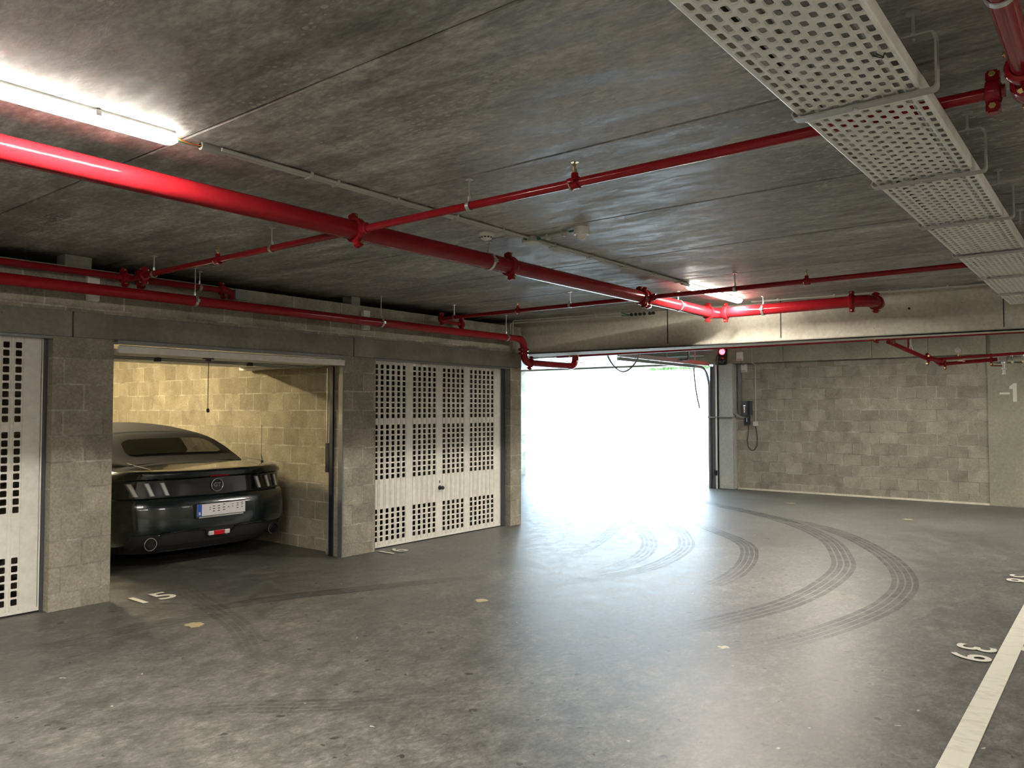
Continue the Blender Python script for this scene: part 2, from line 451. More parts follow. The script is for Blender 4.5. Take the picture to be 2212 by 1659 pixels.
# back wall
bm = B(); box(bm, XB, XB+.2, 1.785, 6.50, 0, 2.44); wall_back = struct('wall_back', bm, M['blk_back'])
bm = B(); box(bm, XB-.14, XB+.2, 1.785, 12.2, 2.44, 2.95)
struct('trim_1', bm, M['column'])
bm = B(); box(bm, 14.50, XB+.05, 6.02, 6.305, 0, 2.44, .012); struct('pillar', bm, M['pier'])
bm = B(); box(bm, XB-.035, XB+.2, Y0-.2, 1.784, 0, 2.95, .003); struct('wall_back', bm, M['column'])
bm = B(); box(bm, XB-.01, XB+.2, 11.35, 12.4, 0, 2.44); struct('wall_back', bm, M['blk_back'])
bm = B(); box(bm, 8.19, 15.0, 12.0, 12.2, 0, 2.95); struct('wall_left', bm, M['blk_dark'])
bm = B(); box(bm, X0-.2, 15.0, Y0-.2, Y0, 0, 2.95); struct('wall_right', bm, M['blk_dark'])
bm = B(); box(bm, X0-.2, X0, Y0, 12.2, 0, 2.95); struct('wall_rear', bm, M['blk_dark'])
bm = B(); box(bm, XB-.15, XB-.02, -2.0, 1.70, 2.30, 2.40, .003); struct('trim_2', bm, M['column'])
# hairline joints in the concrete band
bm = B()
for y in (5.05, 3.5, 2.62): box(bm, XB-.1415, XB-.13, y-.003, y+.003, 2.45, 2.9)
tag(obj('hairline_joint', bm, M['dark'], bpy.data.objects['trim_1']))
# mortar fillet at the foot of the back wall
bm = B(); prism(bm, [(0, 0), (.035, 0), (0, .03)], lambda u, v, w: (XB-u, 1.785+w, v), 4.21); struct('baseboard_back', bm, M['beam'])

# outside
bm = B(); box(bm, 15.2, 60, -25, 45, -.25, -.02); struct('ground_outside', bm, M['outside_ground'])
bm = B(); box(bm, 22, 22.3, -5, 12.6, -.02, 2.78); box(bm, 22, 22.3, 12.6, 40, -.02, 3.4)
struct('wall_outside', bm, M['outside_wall'])
def grass_clump(x, y, z, n, h, label):
    bm = B()
    for i in range(n):
        a = random.uniform(0, 2*PI); l = random.uniform(.5, 1)*h; w = .02; bx, by = x+random.uniform(-.1, .1), y+random.uniform(-.45, .45)
        p = Vector((bx, by, z)); d = Vector((math.cos(a)*.5, math.sin(a)*.9, 1)).normalized()
        s = Vector((0, w, 0)); q = p + d*l*.6; e = p + d*l + Vector((math.cos(a)*.1, math.sin(a)*.2, -.1*l))
        t = Vector((.006, 0, 0))
        vs = [bm.verts.new(u) for u in (p-s, p+s, q+s*.8, q-s*.8, e)]
        bm.faces.new(vs[:4]); bm.faces.new((vs[3], vs[2], vs[4]))
    return tag(obj('ornamental_plant', bm, M['leaf']), label, 'plant')
grass_clump(22.12, 10.40, 2.782, 130, .36, 'tall spiky green plant on the white wall outside')
grass_clump(22.12, 11.45, 2.782, 130, .22, 'low yellow-green plant on the white wall outside, beside the spiky one')

# tyre marks: four fine tracks per tyre, lying on the floor
def catmull(P, n=14):
    P = [Vector((*p, 0)) for p in P]; P = [P[0]*2-P[1]] + P + [P[-1]*2-P[-2]]; out = []
    for i in range(1, len(P)-2):
        for k in range(n):
            t = k/n; a, b, c, d = P[i-1:i+3]
            out.append(.5*((2*b)+(c-a)*t+(2*a-5*b+4*c-d)*t*t+(3*b-a-3*c+d)*t**3))
    return out + [P[-2]]
def tyre_mark(P, width, m, z, grooves=4):
    pts = catmull(P); bm = B(); gw = width/grooves; L = len(pts); fl = bm.verts.layers.float.new('wear')
    for g in range(grooves):
        o0 = -width/2 + gw*g + gw*.12; o1 = o0 + gw*.76; prev = None
        for i, p in enumerate(pts):
            t = (pts[min(i+1, L-1)] - pts[max(i-1, 0)]).normalized(); nrm = Vector((-t.y, t.x, 0))
            k = min(1, i/26, (L-1-i)/26); a = p + nrm*o0; b = p + nrm*o1
            q = [bm.verts.new((a.x, a.y, z)), bm.verts.new((b.x, b.y, z))]
            q[0][fl] = q[1][fl] = k
            if prev: bm.faces.new((prev[0], prev[1], q[1], q[0]))
            prev = q
    return obj('tyre_mark', bm, m, floor_o)
for i, (P, w_, m_) in enumerate((
    ([(13.2, 6.7), (12.09, 5.39), (11.39, 4.42), (10.58, 3.53), (9.59, 2.82), (8.61, 2.4), (7.86, 2.19), (6.92, 2.12), (6.17, 2.17), (5.52, 2.33), (4.8, 2.55)], .24, 'tyre1'),
    ([(12.5, 5.9), (11.24, 4.19), (10.72, 3.36), (10.01, 2.7), (9.02, 2.1), (8.21, 1.75), (7.48, 1.56), (6.78, 1.52), (6.21, 1.57), (5.56, 1.7), (4.9, 1.9)], .23, 'tyre1'),
    ([(12.2, 7.2), (10.23, 5.46), (9.31, 4.64), (8.4, 4.06), (7.67, 3.8), (6.81, 3.69), (6.1, 3.83), (5.2, 4.2)], .2, 'tyre2'),
    ([(11.0, 6.6), (9.34, 5.27), (8.27, 4.48), (7.44, 4.09), (6.74, 3.96), (5.96, 3.94)], .2, 'tyre2'),
    ([(9.9, 4.6), (9.43, 4.18), (8.92, 3.66), (8.41, 3.32), (7.63, 3.04), (6.9, 2.9), (6.3, 2.9)], .2, 'tyre1'),
    ([(9.9, 6.2), (9.4, 5.56), (8.26, 5.05), (7.29, 4.73), (6.41, 4.57)], .17, 'tyre2'),
    ([(2.9, 5.66), (3.47, 5.55), (3.91, 5.44), (4.47, 5.18), (4.93, 4.97), (5.6, 4.6)], .2, 'tyre1'),
    ([(1.9, 5.5), (2.6, 5.5), (2.96, 5.45), (3.6, 5.1), (4.3, 4.6)], .2, 'tyre2'),
    ([(1.98, 3.9), (2.29, 3.65), (2.6, 3.3), (2.97, 2.99), (3.4, 2.6)], .19, 'tyre2'),
    ([(3.6, 6.6), (3.44, 6.03), (3.31, 5.48), (3.14, 4.89), (2.86, 4.26)], .2, 'tyre2'),
    ([(2.7, 6.3), (3.0, 6.15), (3.2, 5.75), (3.25, 5.3)], .2, 'tyre2'))):
    tyre_mark(P, w_, M[m_], .0008+.0004*i)

# ------------------------------------------------------------------ floor paint
def num(body, at, size, right, up, label, sp=1.0):
    o = text_mesh('painted_number', body, size, M['line'] if '6' in body else M['num'], basis(right, up, at), None, .0008, .010, sp)
    return tag(o, label, 'number')
num('1 5', (3.19, 6.25, .0062), .37, (1, 0, 0), (0, 1, 0), 'white stencilled number 15 on the floor before the open garage box', .78)
num('1 6', (5.86, 6.27, .0062), .32, (1, 0, 0), (0, 1, 0), 'worn pale number 16 on the floor before the closed perforated door', .78)
num('39', (5.70, .812, .0062), .31, (-1, 0, 0), (0, -1, 0), 'white stencilled number 39 on the floor beside the bay line', 1.45)
num('38', (8.45, .80, .0062), .31, (-1, 0, 0), (0, -1, 0), 'white stencilled number 38 on the floor, farther along the bay line', 1.45)
bm = B(); box(bm, -3, 14.5, .57, .68, .0002, .0058)
for x in (3.25, 6.0, 8.75, 11.5, .5): box(bm, x-.05, x+.05, -4.4, .5695, .0002, .0058)
tag(obj('bay_line', bm, M['line']), 'long white painted parking bay line with side dividers beside numbers 38 and 39', 'floor line')
bm = B(); box(bm, XB-.043, XB-.036, 1.48, 1.62, 1.785, 1.815)
P1 = [(0, 0), (.055, 0), (.055, .295), (.012, .295), (-.045, .245), (-.045, .205), (0, .205)]
prism(bm, P1, lambda u, v, w: (XB-.036-w, 1.44-u, 1.665+v), .007)
tag(obj('level_number', bm, M['num']), 'white minus one level number painted on the bare concrete wall', 'number')

# ------------------------------------------------------------------ garage doors
def rrect(cx_, cz_, hw, hh, r, n=2):
    pts = []
    for sx, sz, a0 in ((1, 1, 0), (-1, 1, PI/2), (-1, -1, PI), (1, -1, 3*PI/2)):
        for i in range(n+1):
            a = a0 + PI/2*i/n; pts.append((cx_+sx*(hw-r)+math.cos(a)*r, cz_+sz*(hh-r)+math.sin(a)*r))
    return pts
def holed_cell(bm, x0, x1, z0, z1, hole, fn, depth):
    """a rectangular cell with a rounded hole, its reveal going back by depth"""
    corners = [(x1, z1), (x0, z1), (x0, z0), (x1, z0)]
    n = len(hole)//4
    H = [bm.verts.new(fn(u, v, 0)) for u, v in hole]; C = [bm.verts.new(fn(u, v, 0)) for u, v in corners]
    Dp = [bm.verts.new(fn(u, v, depth)) for u, v in hole]
    for k in range(4):
        seg = H[k*n:(k+1)*n]
        for i in range(n-1): bm.faces.new((C[k], seg[i], seg[i+1]))
        nxt = H[((k+1)*n) % len(H)]
        bm.faces.new((C[k], seg[-1], nxt, C[(k+1) % 4]))
    skin(bm, H, Dp)
DP = .083
COLS = [5.813+DP*1.012*i for i in range(6)] + [6.401+DP*i for i in range(5)] + [6.903+DP*i for i in range(5)] + [7.402+DP*i for i in range(6)]
COLS = [c-5.728+.0 for c in COLS]                       # from the left edge of the leaf
ROWS = [.066+.0617*i for i in range(6)] + [.751+.062*i for i in range(10)] + [1.429+.0615*i for i in range(10)]
DW = 2.284; DH = 2.083
def door_panel(bm, fn):
    """ribbed steel sheet, perforated in three bands; fn(u across, v up, w back) -> point"""
    hw = .0235
    def quad(a0, a1, b0, b1, w0=0, w1=0):
        bm.faces.new([bm.verts.new(fn(*p)) for p in ((a0, b0, w0), (a1, b0, w1), (a1, b1, w1), (a0, b1, w0))])
    bands = []; z = .028; rows = sorted(ROWS)
    zs = [(r-.0075, r+.047+.0075) for r in rows]
    prev_z = .028; segs = []
    for a, b in zs:
        if a > prev_z+1e-4: segs.append((prev_z, a, None))
        a = max(a, prev_z); segs.append((a, b, (a+b)/2)); prev_z = b
    segs.append((prev_z, DH-.02, None))
    gd = .007; gw = .005
    cols = [(c-.006, c+.048+.006) for c in COLS]
    px = .0
    us = []; p = .012
    for a, b in cols:
        if a-p > .012: us.append((p, a, False))
        else: a = p
        us.append((a, b, True)); p = b
        # groove between columns
    us.append((p, DW-.012, False))
    for (a, b, hole) in us:
        ga, gb = a+.0055, b-.0055
        # groove flanks at both sides of every strip
        quad(a, a+.0025, .028, DH-.02, gd, gd); quad(a+.0025, ga, .028, DH-.02, gd, 0)
        quad(gb, b-.0025, .028, DH-.02, 0, gd); quad(b-.0025, b, .028, DH-.02, gd, gd)
        for z0, z1, hz in segs:
            if hole and hz is not None:
                holed_cell(bm, ga, gb, z0, z1, rrect((ga+gb)/2, hz, .0215, hw, .007), fn, .004)
            else: quad(ga, gb, z0, z1)
    quad(0, .012, 0, DH); quad(DW-.012, DW, 0, DH); quad(.012, DW-.012, 0, .028); quad(.012, DW-.012, DH-.02, DH)
    # folded rim
    for a, b in (((0, 0), (DW, 0)), ((DW, 0), (DW, DH)), ((DW, DH), (0, DH)), ((0, DH), (0, 0))):
        bm.faces.new([bm.verts.new(fn(*p)) for p in ((a[0], a[1], 0), (b[0], b[1], 0), (b[0], b[1], .035), (a[0], a[1], .035))])

def frame_parts(parent, x0, x1, y):
    bm = B(); box(bm, x0-.035, x0-.004, y-.1, y+.06, 0, 2.10, .002); box(bm, x1+.004, x1+.085, y-.012, y+.06, 0, 2.10, .002)
    obj('door_frame', bm, M['frame'], parent)
    bm = B(); box(bm, x0-.03, x1+.08, y-.08, y+.05, 2.085, 2.10, .002); box(bm, x0-.03, x1+.02, y-.02, y+.05, 2.05, 2.0849, .002); obj('head_frame', bm, M['frame_lt'], parent)
def perf_door(name, x0, label, knob=True):
    t = thing(name, label, 'garage door', (x0, 6.53, 0)); t['kind'] = 'structure'
    bm = B(); door_panel(bm, lambda u, v, w: (u, w, v+.012)); obj('panel', bm, M['white'], t)
    frame_parts_local(t, 0, DW, 0)
    bm = B(); u = 6.852-5.728
    lathe(bm, (u, -.001, .60), [(.0, .0), (.026, .0), (.026, .008), (.011, .012), (.011, .03), (.02, .036), (.024, .05), (.019, .062), (.0, .066)], 20, (0, -1, 0))
    h = obj('knob', bm, M['black'], t, .6)
    bm = B(); box(bm, u-.006, u+.006, -.004, .004, .655, .685, .001); obj('keyhole', bm, M['black'], t)
    bm = B(); box(bm, .02, DW-.02, -.002, .03, .001, .0115); obj('bottom_seal', bm, M['black'], t)
    return t
def frame_parts_local(t, x0, x1, y):
    bm = B(); box(bm, x0-.012, x0-.003, y-.012, y+.06, 0, 2.098, .001); box(bm, x1+.003, x1+.086, y-.008, y+.06, 0, 2.098, .002)
    obj('door_frame', bm, M['frame'], t)
    bm = B(); box(bm, x0-.01, x1+.086, y-.095, y-.012, 2.078, 2.0985, .002); box(bm, x0-.01, x1+.086, y+.036, y+.06, 2.04, 2.098, .002)
    obj('head_frame', bm, M['frame_lt'], t)
perf_door('door_1', 5.728, 'closed white perforated garage door of box 16 beside the entrance lane')
perf_door('door_2', .173, 'white perforated garage door beyond the near block pillar, mostly out of frame')

# box 15: leaf swung up under the ceiling
d3 = thing('door_3', 'raised white up-and-over garage door above the dark convertible', 'garage door', (2.955, 6.40, 2.0)); d3['kind'] = 'structure'
bm = B(); door_panel(bm, lambda u, v, w: (u+.01, v*.93+.0, -.005+w+.022*v)); obj('panel', bm, M['white'], d3)
bm = B(); box(bm, 0, DW+.03, -.02, .012, -.006, .052, .004); obj('bottom_rail', bm, M['white'], d3)
bm = B(); box(bm, 0, DW+.03, -.022, -.0205, .050, .056); box(bm, 0, DW+.04, .0, .10, .07, .098, .002); obj('head_frame', bm, M['frame_lt'], d3)
bm = B()
for zz in (-.03, -.045): cyl(bm, (.02, .36, zz+.02), (DW-.1, .33, zz+.02), .006, 8)
cyl(bm, (DW*.42, .32, -.015), (DW-.05, .95, .0), .005, 8)
obj('locking_rod', bm, M['frame_lt'], d3)
bm = B(); box(bm, DW+.035, DW+.135, .24, 1.93, .0, .07, .002); obj('light_block_strip', bm, M['frame_lt'], d3)  # strip added to block lamp light between raised leaf and side wall
for xx in (.5, 1.42):
    bm = B(); box(bm, xx-.02, xx+.02, .30, .36, -.04, -.004, .003); obj('rod_guide', bm, M['black'], d3)
bm = B(); box(bm, .80, .90, .08, .12, -.012, -.002, .003); box(bm, .83, .87, .085, .115, -.03, -.012, .002); obj('latch', bm, M['black'], d3)
bm = B(); cyl(bm, (.852, .10, -.03), (.852, .10, -.455), .003, 8); obj('pull_cord', bm, M['black'], d3)
bm = B(); lathe(bm, (.852, .10, -.455), [(.0, 0), (.010, 0), (.014, -.014), (.013, -.034), (.0, -.036)], 14); obj('cord_toggle', bm, M['black'], d3)
bm = B(); box(bm, DW+.045, DW+.062, 0.03, .10, -2.0, .098, .002); obj('jamb_cover', bm, M['frame_lt'], d3)
bm = B(); box(bm, DW+.040, DW+.10, .185, .24, -2.0, -.01, .002); obj('guide_rail', bm, M['navy'], d3)
bm = B(); box(bm, DW+.065, DW+.10, .242, .27, -.98, -.30, .002); box(bm, DW+.06, DW+.095, .27, .33, -1.13, -.82, .003); obj('spring_cover', bm, M['navy'], d3)
bm = B(); cyl(bm, (DW+.06, .30, -.82), (DW+.06, .30, -.02), .008, 10); cyl(bm, (DW+.085, .275, -.3), (DW+.085, .275, -.02), .006, 10); obj('tension_spring', bm, M['steel'], d3)
bm = B(); cyl(bm, (DW+.07, .285, -1.95), (DW+.07, .285, -1.13), .004, 8); box(bm, DW+.05, DW+.09, .27, .30, -1.99, -1.93, .003); obj('anchor_cable', bm, M['zinc'], d3)

# ------------------------------------------------------------------ red pipework
def coupling(parent, c, axis, r, lug=(0, 0, 1), name='coupling', w=.05, mt=None):
    """grooved coupling with two bolted lugs"""
    d, _, _ = frame_of(axis); l = Vector(lug).normalized(); b = d.cross(l).normalized(); c = Vector(c); bm = B()
    lathe(bm, c, [(r+.002, -w/2), (r+.016, -w/2+.004), (r+.019, -w*.2), (r+.019, w*.2), (r+.016, w/2-.004), (r+.002, w/2)], 24, d)
    for s in (-1, 1):
        p = c + l*s*(r+.030); u = [d*w*.42, b*.024, l*.018]
        vs = [bm.verts.new(p + u[0]*i + u[1]*j + u[2]*k) for k in (-1, 1) for i, j in ((-1, -1), (1, -1), (1, 1), (-1, 1))]
        fs = [bm.faces.new([vs[i] for i in q]) for q in ((0, 3, 2, 1), (4, 5, 6, 7), (0, 1, 5, 4), (1, 2, 6, 5), (2, 3, 7, 6), (3, 0, 4, 7))]
        bmesh.ops.bevel(bm, geom=list({e for f in fs for e in f.edges}), offset=.006, segments=2, affect='EDGES')
    o = obj(name, bm, mt or M['red'], parent, .7)
    bm = B()
    for s in (-1, 1):
        p = c + l*s*(r+.030)
        cyl(bm, p - b*.038, p + b*.038, .0065, 10); cyl(bm, p + b*.024, p + b*.034, .011, 6); cyl(bm, p - b*.034, p - b*.024, .011, 6)
    obj('bolt', bm, M['brass'], o)
    return o

def hanger(c, axis, r, zt, label, group, grip='band'):
    """split ring on a threaded rod fixed to the ceiling"""
    t = thing('pipe_hanger', label, 'pipe hanger', (c[0], c[1], zt), group)
    L = Vector((0, 0, c[2]-zt)); bm = B(); d, _, _ = frame_of(axis)
    lathe(bm, L, [(r+.001, -.012), (r+.005, -.012), (r+.005, .012), (r+.001, .012)], 28, d); obj('ring', bm, M['steel'], t, .6)
    bm = B(); cyl(bm, L + Vector((0, 0, r+.004)), (0, 0, -.006), .005, 10); obj('rod', bm, M['steel'], t)
    bm = B(); cyl(bm, (0, 0, -.006), (0, 0, 0), .022, 16); cyl(bm, L + Vector((0, 0, r+.003)), L + Vector((0, 0, r+.028)), .010, 6); obj('nut_plate', bm, M['steel'], t)
    if grip == 'band':
        b = d.cross(Vector((0, 0, 1))).normalized(); bm = B()
        for s in (-1, 1):
            p = L + b*s*(r+.012); u = [d*.012, b*.012, Vector((0, 0, .004))]
            for dz in (-.007, .007):
                vs = [bm.verts.new(p + Vector((0, 0, dz)) + u[0]*i + u[1]*j + u[2]*k) for k in (-1, 1) for i, j in ((-1, -1), (1, -1), (1, 1), (-1, 1))]
                for q in ((0, 3, 2, 1), (4, 5, 6, 7), (0, 1, 5, 4), (1, 2, 6, 5), (2, 3, 7, 6), (3, 0, 4, 7)): bm.faces.new([vs[i] for i in q])
            cyl(bm, p - Vector((0, 0, .02)), p + Vector((0, 0, .02)), .004, 8)
        obj('clamp_ear', bm, M['steel'], t)
    return t

def sprinkler(c, r, label, group='upright sprinkler heads on the branch pipes', axis=(0, 1, 0)):
    """upright head on a mechanical tee; c is the pipe centre"""
    t = thing('sprinkler_head', label, 'sprinkler', c, group); bm = B()
    cyl(bm, (0, 0, r*.6), (0, 0, r+.026), .017, 16); lathe(bm, (0, 0, 0), [(r+.001, -.026), (r+.007, -.024), (r+.007, .024), (r+.001, .026)], 24, axis)
    ax = Vector(axis); b = ax.cross(Vector((0, 0, 1)))
    for s in (-1, 1):
        p = b*s*(r+.012); box(bm, p.x-.012-.008*abs(ax.x), p.x+.012+.008*abs(ax.x), p.y-.02, p.y+.02, -.008, .012, .003)
    obj('saddle', bm, M['red'], t, .7)
    bm = B(); tube(bm, [Vector((0, 0, 0)) + ax*.018 + b*math.cos(a)*(r+.008) + Vector((0, 0, math.sin(a)*(r+.008))) for a in [PI + PI*i/14 for i in range(15)]], .004, 8); obj('u_bolt', bm, M['brass'], t)
    z = r+.026; bm = B(); cyl(bm, (0, 0, z), (0, 0, z+.012), .014, 6); obj('thread', bm, M['brass'], t)
    bm = B()
    for s in (-1, 1): tube(bm, [b*s*.010 + Vector((0, 0, z+.012)), b*s*.014 + Vector((0, 0, z+.028)), b*s*.012 + Vector((0, 0, z+.042)), Vector((0, 0, z+.05))], .0024, 8)
    cyl(bm, (0, 0, z+.012), (0, 0, z+.048), .0028, 8); obj('yoke', bm, M['brass'], t)
    bm = B(); cyl(bm, (0, 0, z+.05), (0, 0, z+.052), .019, 20); obj('deflector', bm, M['brass'], t)
    return t

ZP = 2.597; RM = .057; RB = .0215
# main line, turning toward the beam
t = thing('main_pipe', 'thick bright red sprinkler main crossing the ceiling and elbowing into the beam', 'pipe', (0, 3.58, ZP))
t_main = t
XE = 8.12
bm = B(); tube(bm, [(-6.5, 0, 0), (6.50, 0, 0)], RM, 28); obj('pipe', bm, M['red'], t, .8)
bm = B(); tube(bm, [(6.50, 0, 0), (XE-.14, 0, 0)], RM, 28); obj('pipe', bm, M['red'], t, .8)
bm = B(); tube(bm, path([(XE-.15, 0, 0), (XE, 0, 0), (XE, -.15, 0)], .12), RM+.002, 28); obj('elbow', bm, M['red'], t, .8)
coupling(t, (XE-.14, 0, 0), (1, 0, 0), RM, (0, 0, 1)); coupling(t, (XE, -.14, 0), (0, 1, 0), RM, (0, 0, 1))
bm = B(); tube(bm, [(XE, -.14, 0), (XE, -1.44, .008)], RM, 28); obj('pipe', bm, M['red'], t, .8)
bm = B(); tube(bm, path([(XE, -1.42, .008), (XE, -1.62, .008), (XE+.33, -1.62, .008)], .13), RM+.002, 28); obj('elbow', bm, M['red'], t, .8)
coupling(t, (XE, -1.45, .008), (0, 1, 0), RM, (0, 0, 1)); coupling(t, (XE+.22, -1.62, .008), (1, 0, 0), RM, (0, 0, 1))
coupling(t, (6.5, 0, 0), (1, 0, 0), RM, (0, .35, 1)); coupling(t, (4.50, 0, 0), (1, 0, 0), RM, (0, .2, 1)); coupling(t, (3.03, 0, 0), (1, 0, 0), RM, (0, .3, 1))
for sgn, xx in ((-1, 3.03), (1, 3.03), (-1, 6.58), (1, 6.58)):
    bm = B(); lathe(bm, (xx, sgn*(RM-.01), 0), [(.0, 0), (.030, 0), (.030, .03), (.034, .034), (.034, .055), (.028, .06), (0, .06)], 20, (0, sgn, 0)); obj('branch_outlet', bm, M['red'], t, .7)
coupling(t, (6.58, 0, 0), (1, 0, 0), RM, (0, .25, 1), w=.06)

def pipe_thing(name, label, pts, r, R=.06, cat='pipe', m=None):
    base = Vector(pts[0]); t = thing(name, label, cat, base)
    bm = B(); tube(bm, path([Vector(p)-base for p in pts], R), r, 20); obj('pipe', bm, m or M['red'], t, .8)
    return t, base
b1, bb = pipe_thing('branch_pipe', 'thin red branch pipe running from the main up under the cable tray', [(3.03, 3.49, ZP), (3.03, .30, ZP)], RB)
coupling(b1, (0, .335-3.49, 0), (0, 1, 0), RB+.002, (0, 0, 1), w=.05)
b2, bb = pipe_thing('branch_pipe', 'thin red branch pipe from the main to the header over the open box', [(3.03, 3.67, ZP), (3.03, 6.12, 2.605)], RB)
b3, bb = pipe_thing('branch_pipe', 'far thin red branch pipe crossing below the far tube light toward the tray', [(6.58, 3.49, 2.60), (6.58, -4.0, 2.615)], RB)
b4, bb = pipe_thing('branch_pipe', 'far thin red branch pipe from the main to the wall above door 16', [(6.58, 3.67, 2.60), (6.58, 6.28, 2.595)], RB)
coupling(b4, (0, 6.25-3.67, -.005), (0, 1, 0), RB+.003, (0, 0, 1), 'end_coupling')
bm = B(); tube(bm, [(0, 6.25-3.67, -.03), (.42, 6.30-3.67, -.035)], RB, 16); obj('side_outlet', bm, M['red'], b4, .8)
coupling(b4, (.40, 6.30-3.67, -.035), (1, 0, 0), RB+.003, (0, 0, 1), 'end_coupling')
# header along the wall top at left
h1, bb = pipe_thing('header_pipe', 'medium red pipe just under the ceiling over the open box, ending in an elbow', [(-3, 6.34, 2.60), (3.86, 6.34, 2.60)], .027)
coupling(h1, (2.97+3, 0, 0), (1, 0, 0), .027, (0, .3, 1), w=.055); coupling(h1, (3.10+3, 0, 0), (1, 0, 0), .027, (0, .3, 1), 'tee', w=.07)
bm = B(); tube(bm, [(6.03, -.30, .005), (6.03, -.05, 0)], .024, 18); obj('tee_outlet', bm, M['red'], h1, .8)
coupling(h1, (6.03, -.20, .003), (0, 1, 0), .022, (0, 0, 1), 'coupling')
bm = B(); tube(bm, path([(6.80, 0, 0), (6.93, 0, 0), (6.93, .0, -.07)], .04), .030, 18); obj('elbow', bm, M['red'], h1, .8)
coupling(h1, (6.84, 0, 0), (1, 0, 0), .027, (0, .3, 1), 'end_coupling')
bm = B(); box(bm, 6.98, 7.10, .02, .085, -.06, .03, .003); obj('wall_bracket', bm, M['frame_lt'], h1)
# lower pipe near the wall, dropping under the beam and up again
ZL = 2.456; RL = .044
t = thing('wall_pipe', 'red pipe along the top of the garage fronts, looping down beneath the beam', 'pipe', (0, 6.20, ZL))
bm = B(); tube(bm, [(-6.5, 0, 0), (7.96, 0, 0)], RL, 24); obj('pipe', bm, M['red'], t, .8)
bm = B(); tube(bm, path([(7.95, 0, 0), (8.09, 0, 0), (8.09, 0, -.14)], .11), RL+.002, 24); obj('elbow', bm, M['red'], t, .8)
coupling(t, (8.09, 0, -.135), (0, 0, 1), RL-.002, (1, 0, 0), w=.04); coupling(t, (8.09, 0, -.185), (0, 0, 1), RL-.002, (1, 0, 0), w=.035)
bm = B(); tube(bm, path([(8.09, 0, -.15), (8.09, 0, -.30), (8.24, 0, -.30)], .11), RL+.002, 24); obj('elbow', bm, M['red'], t, .8)
coupling(t, (8.235, 0, -.30), (1, 0, 0), RL-.002, (0, .3, -1), w=.03)
bm = B(); tube(bm, [(8.23, 0, -.30), (9.16, 0, -.30)], RL-.002, 24); obj('pipe', bm, M['red'], t, .8)
bm = B(); tube(bm, path([(9.14, 0, -.30), (9.30, 0, -.30), (9.30, 0, -.10), ], .11), RL+.002, 24); obj('elbow', bm, M['red'], t, .8)
bm = B(); tube(bm, [(9.30, 0, -.12), (9.30, 0, .30)], RL-.002, 24); obj('pipe', bm, M['red'], t, .8)
coupling(t, (9.30, 0, -.155), (0, 0, 1), RL, (0, 1, 0), w=.03)
# pipe just beyond the beam and the lit drop to the valve run
b5, bb = pipe_thing('soffit_pipe', 'dark red pipe seen edge-on just below the beam soffit', [(9.42, 6.6, 2.322), (9.42, -3.5, 2.345)], .022)
for yy in (2.22, 2.05): coupling(b5, (0, yy-6.6, .01), (0, 1, 0), .022, (1, 0, -.4), w=.045)
b6, bb = pipe_thing('drop_pipe', 'bright lit pipe slanting down from the soffit pipe', [(9.44, 2.10, 2.30), (9.84, 1.80, 2.125), (9.84, 1.62, 2.085)], .024, .001)
b7, bb = pipe_thing('valve_run_pipe', 'long bright red pipe hung level above the minus one wall', [(9.84, 1.78, 2.10), (9.84, .55, 2.150)], .0165, .001)
coupling(b7, (0, -.01, 0), (0, 1, 0), .014, (0, .2, -1), w=.03)
b7b, bb = pipe_thing('valve_run_pipe', 'short dark red pipe just below the level one, two clamps on it', [(10.2, 1.71, 2.065), (10.2, 1.40, 2.085), (10.2, 1.14, 2.10)], .021, .001)
for yy in (1.66, 1.20): coupling(b7b, (0, yy-1.71, .003+(1.71-yy)*.06), (0, 1, 0), .021, (0, 0, 1), w=.03)
bm = B(); cyl(bm, (0, 0, -.005), (-.22, .10, .11), .019, 16); obj('link_pipe', bm, M['red'], b7b)
t = thing('pipe_drop_hanger', 'forked red hanger carrying the slanting lit pipe', 'pipe hanger', (9.70, 1.93, 2.92))
bm = B(); cyl(bm, (0, .015, 0), (0, .015, -.70), .009, 10); obj('rod', bm, M['red'], t)
bm = B(); cyl(bm, (-.01, -.012, 0), (-.01, -.012, -.64), .006, 10); cyl(bm, (-.01, -.012, -.64), (0, -.035, -.72), .004, 8); cyl(bm, (-.01, -.012, -.64), (0, .01, -.72), .004, 8); obj('fork', bm, M['white_pl'], t)
# pressure gauge and brass cock
t = thing('pressure_gauge', 'round white-faced gauge with yellow cock above the dark red pipe', 'gauge', (10.16, 1.52, 2.10))
bm = B(); lathe(bm, (0, 0, .12), [(0, -.012), (.034, -.012), (.036, -.008), (.036, .006), (.031, .009)], 28, (-1, 0, 0)); obj('case', bm, M['chrome'], t)
bm = B(); cyl(bm, (-.008, 0, .12), (-.010, 0, .12), .031, 28); obj('dial', bm, M['white_pl'], t)
bm = B(); cyl(bm, (0, 0, .0), (0, 0, .085), .006, 10); obj('stem', bm, M['brass'], t)
bm = B(); box(bm, -.03, -.016, .0, .016, .0, .03, .003); obj('cock', bm, mat('yellow_handle', (.7, .55, .05), .4), t)
bm = B(); cyl(bm, (-.024, .0, .0), (-.024, -.05, -.004), .009, 12); box(bm, -.045, -.01, -.075, -.05, -.02, .025, .003); obj('valve_body', bm, M['chrome'], t)
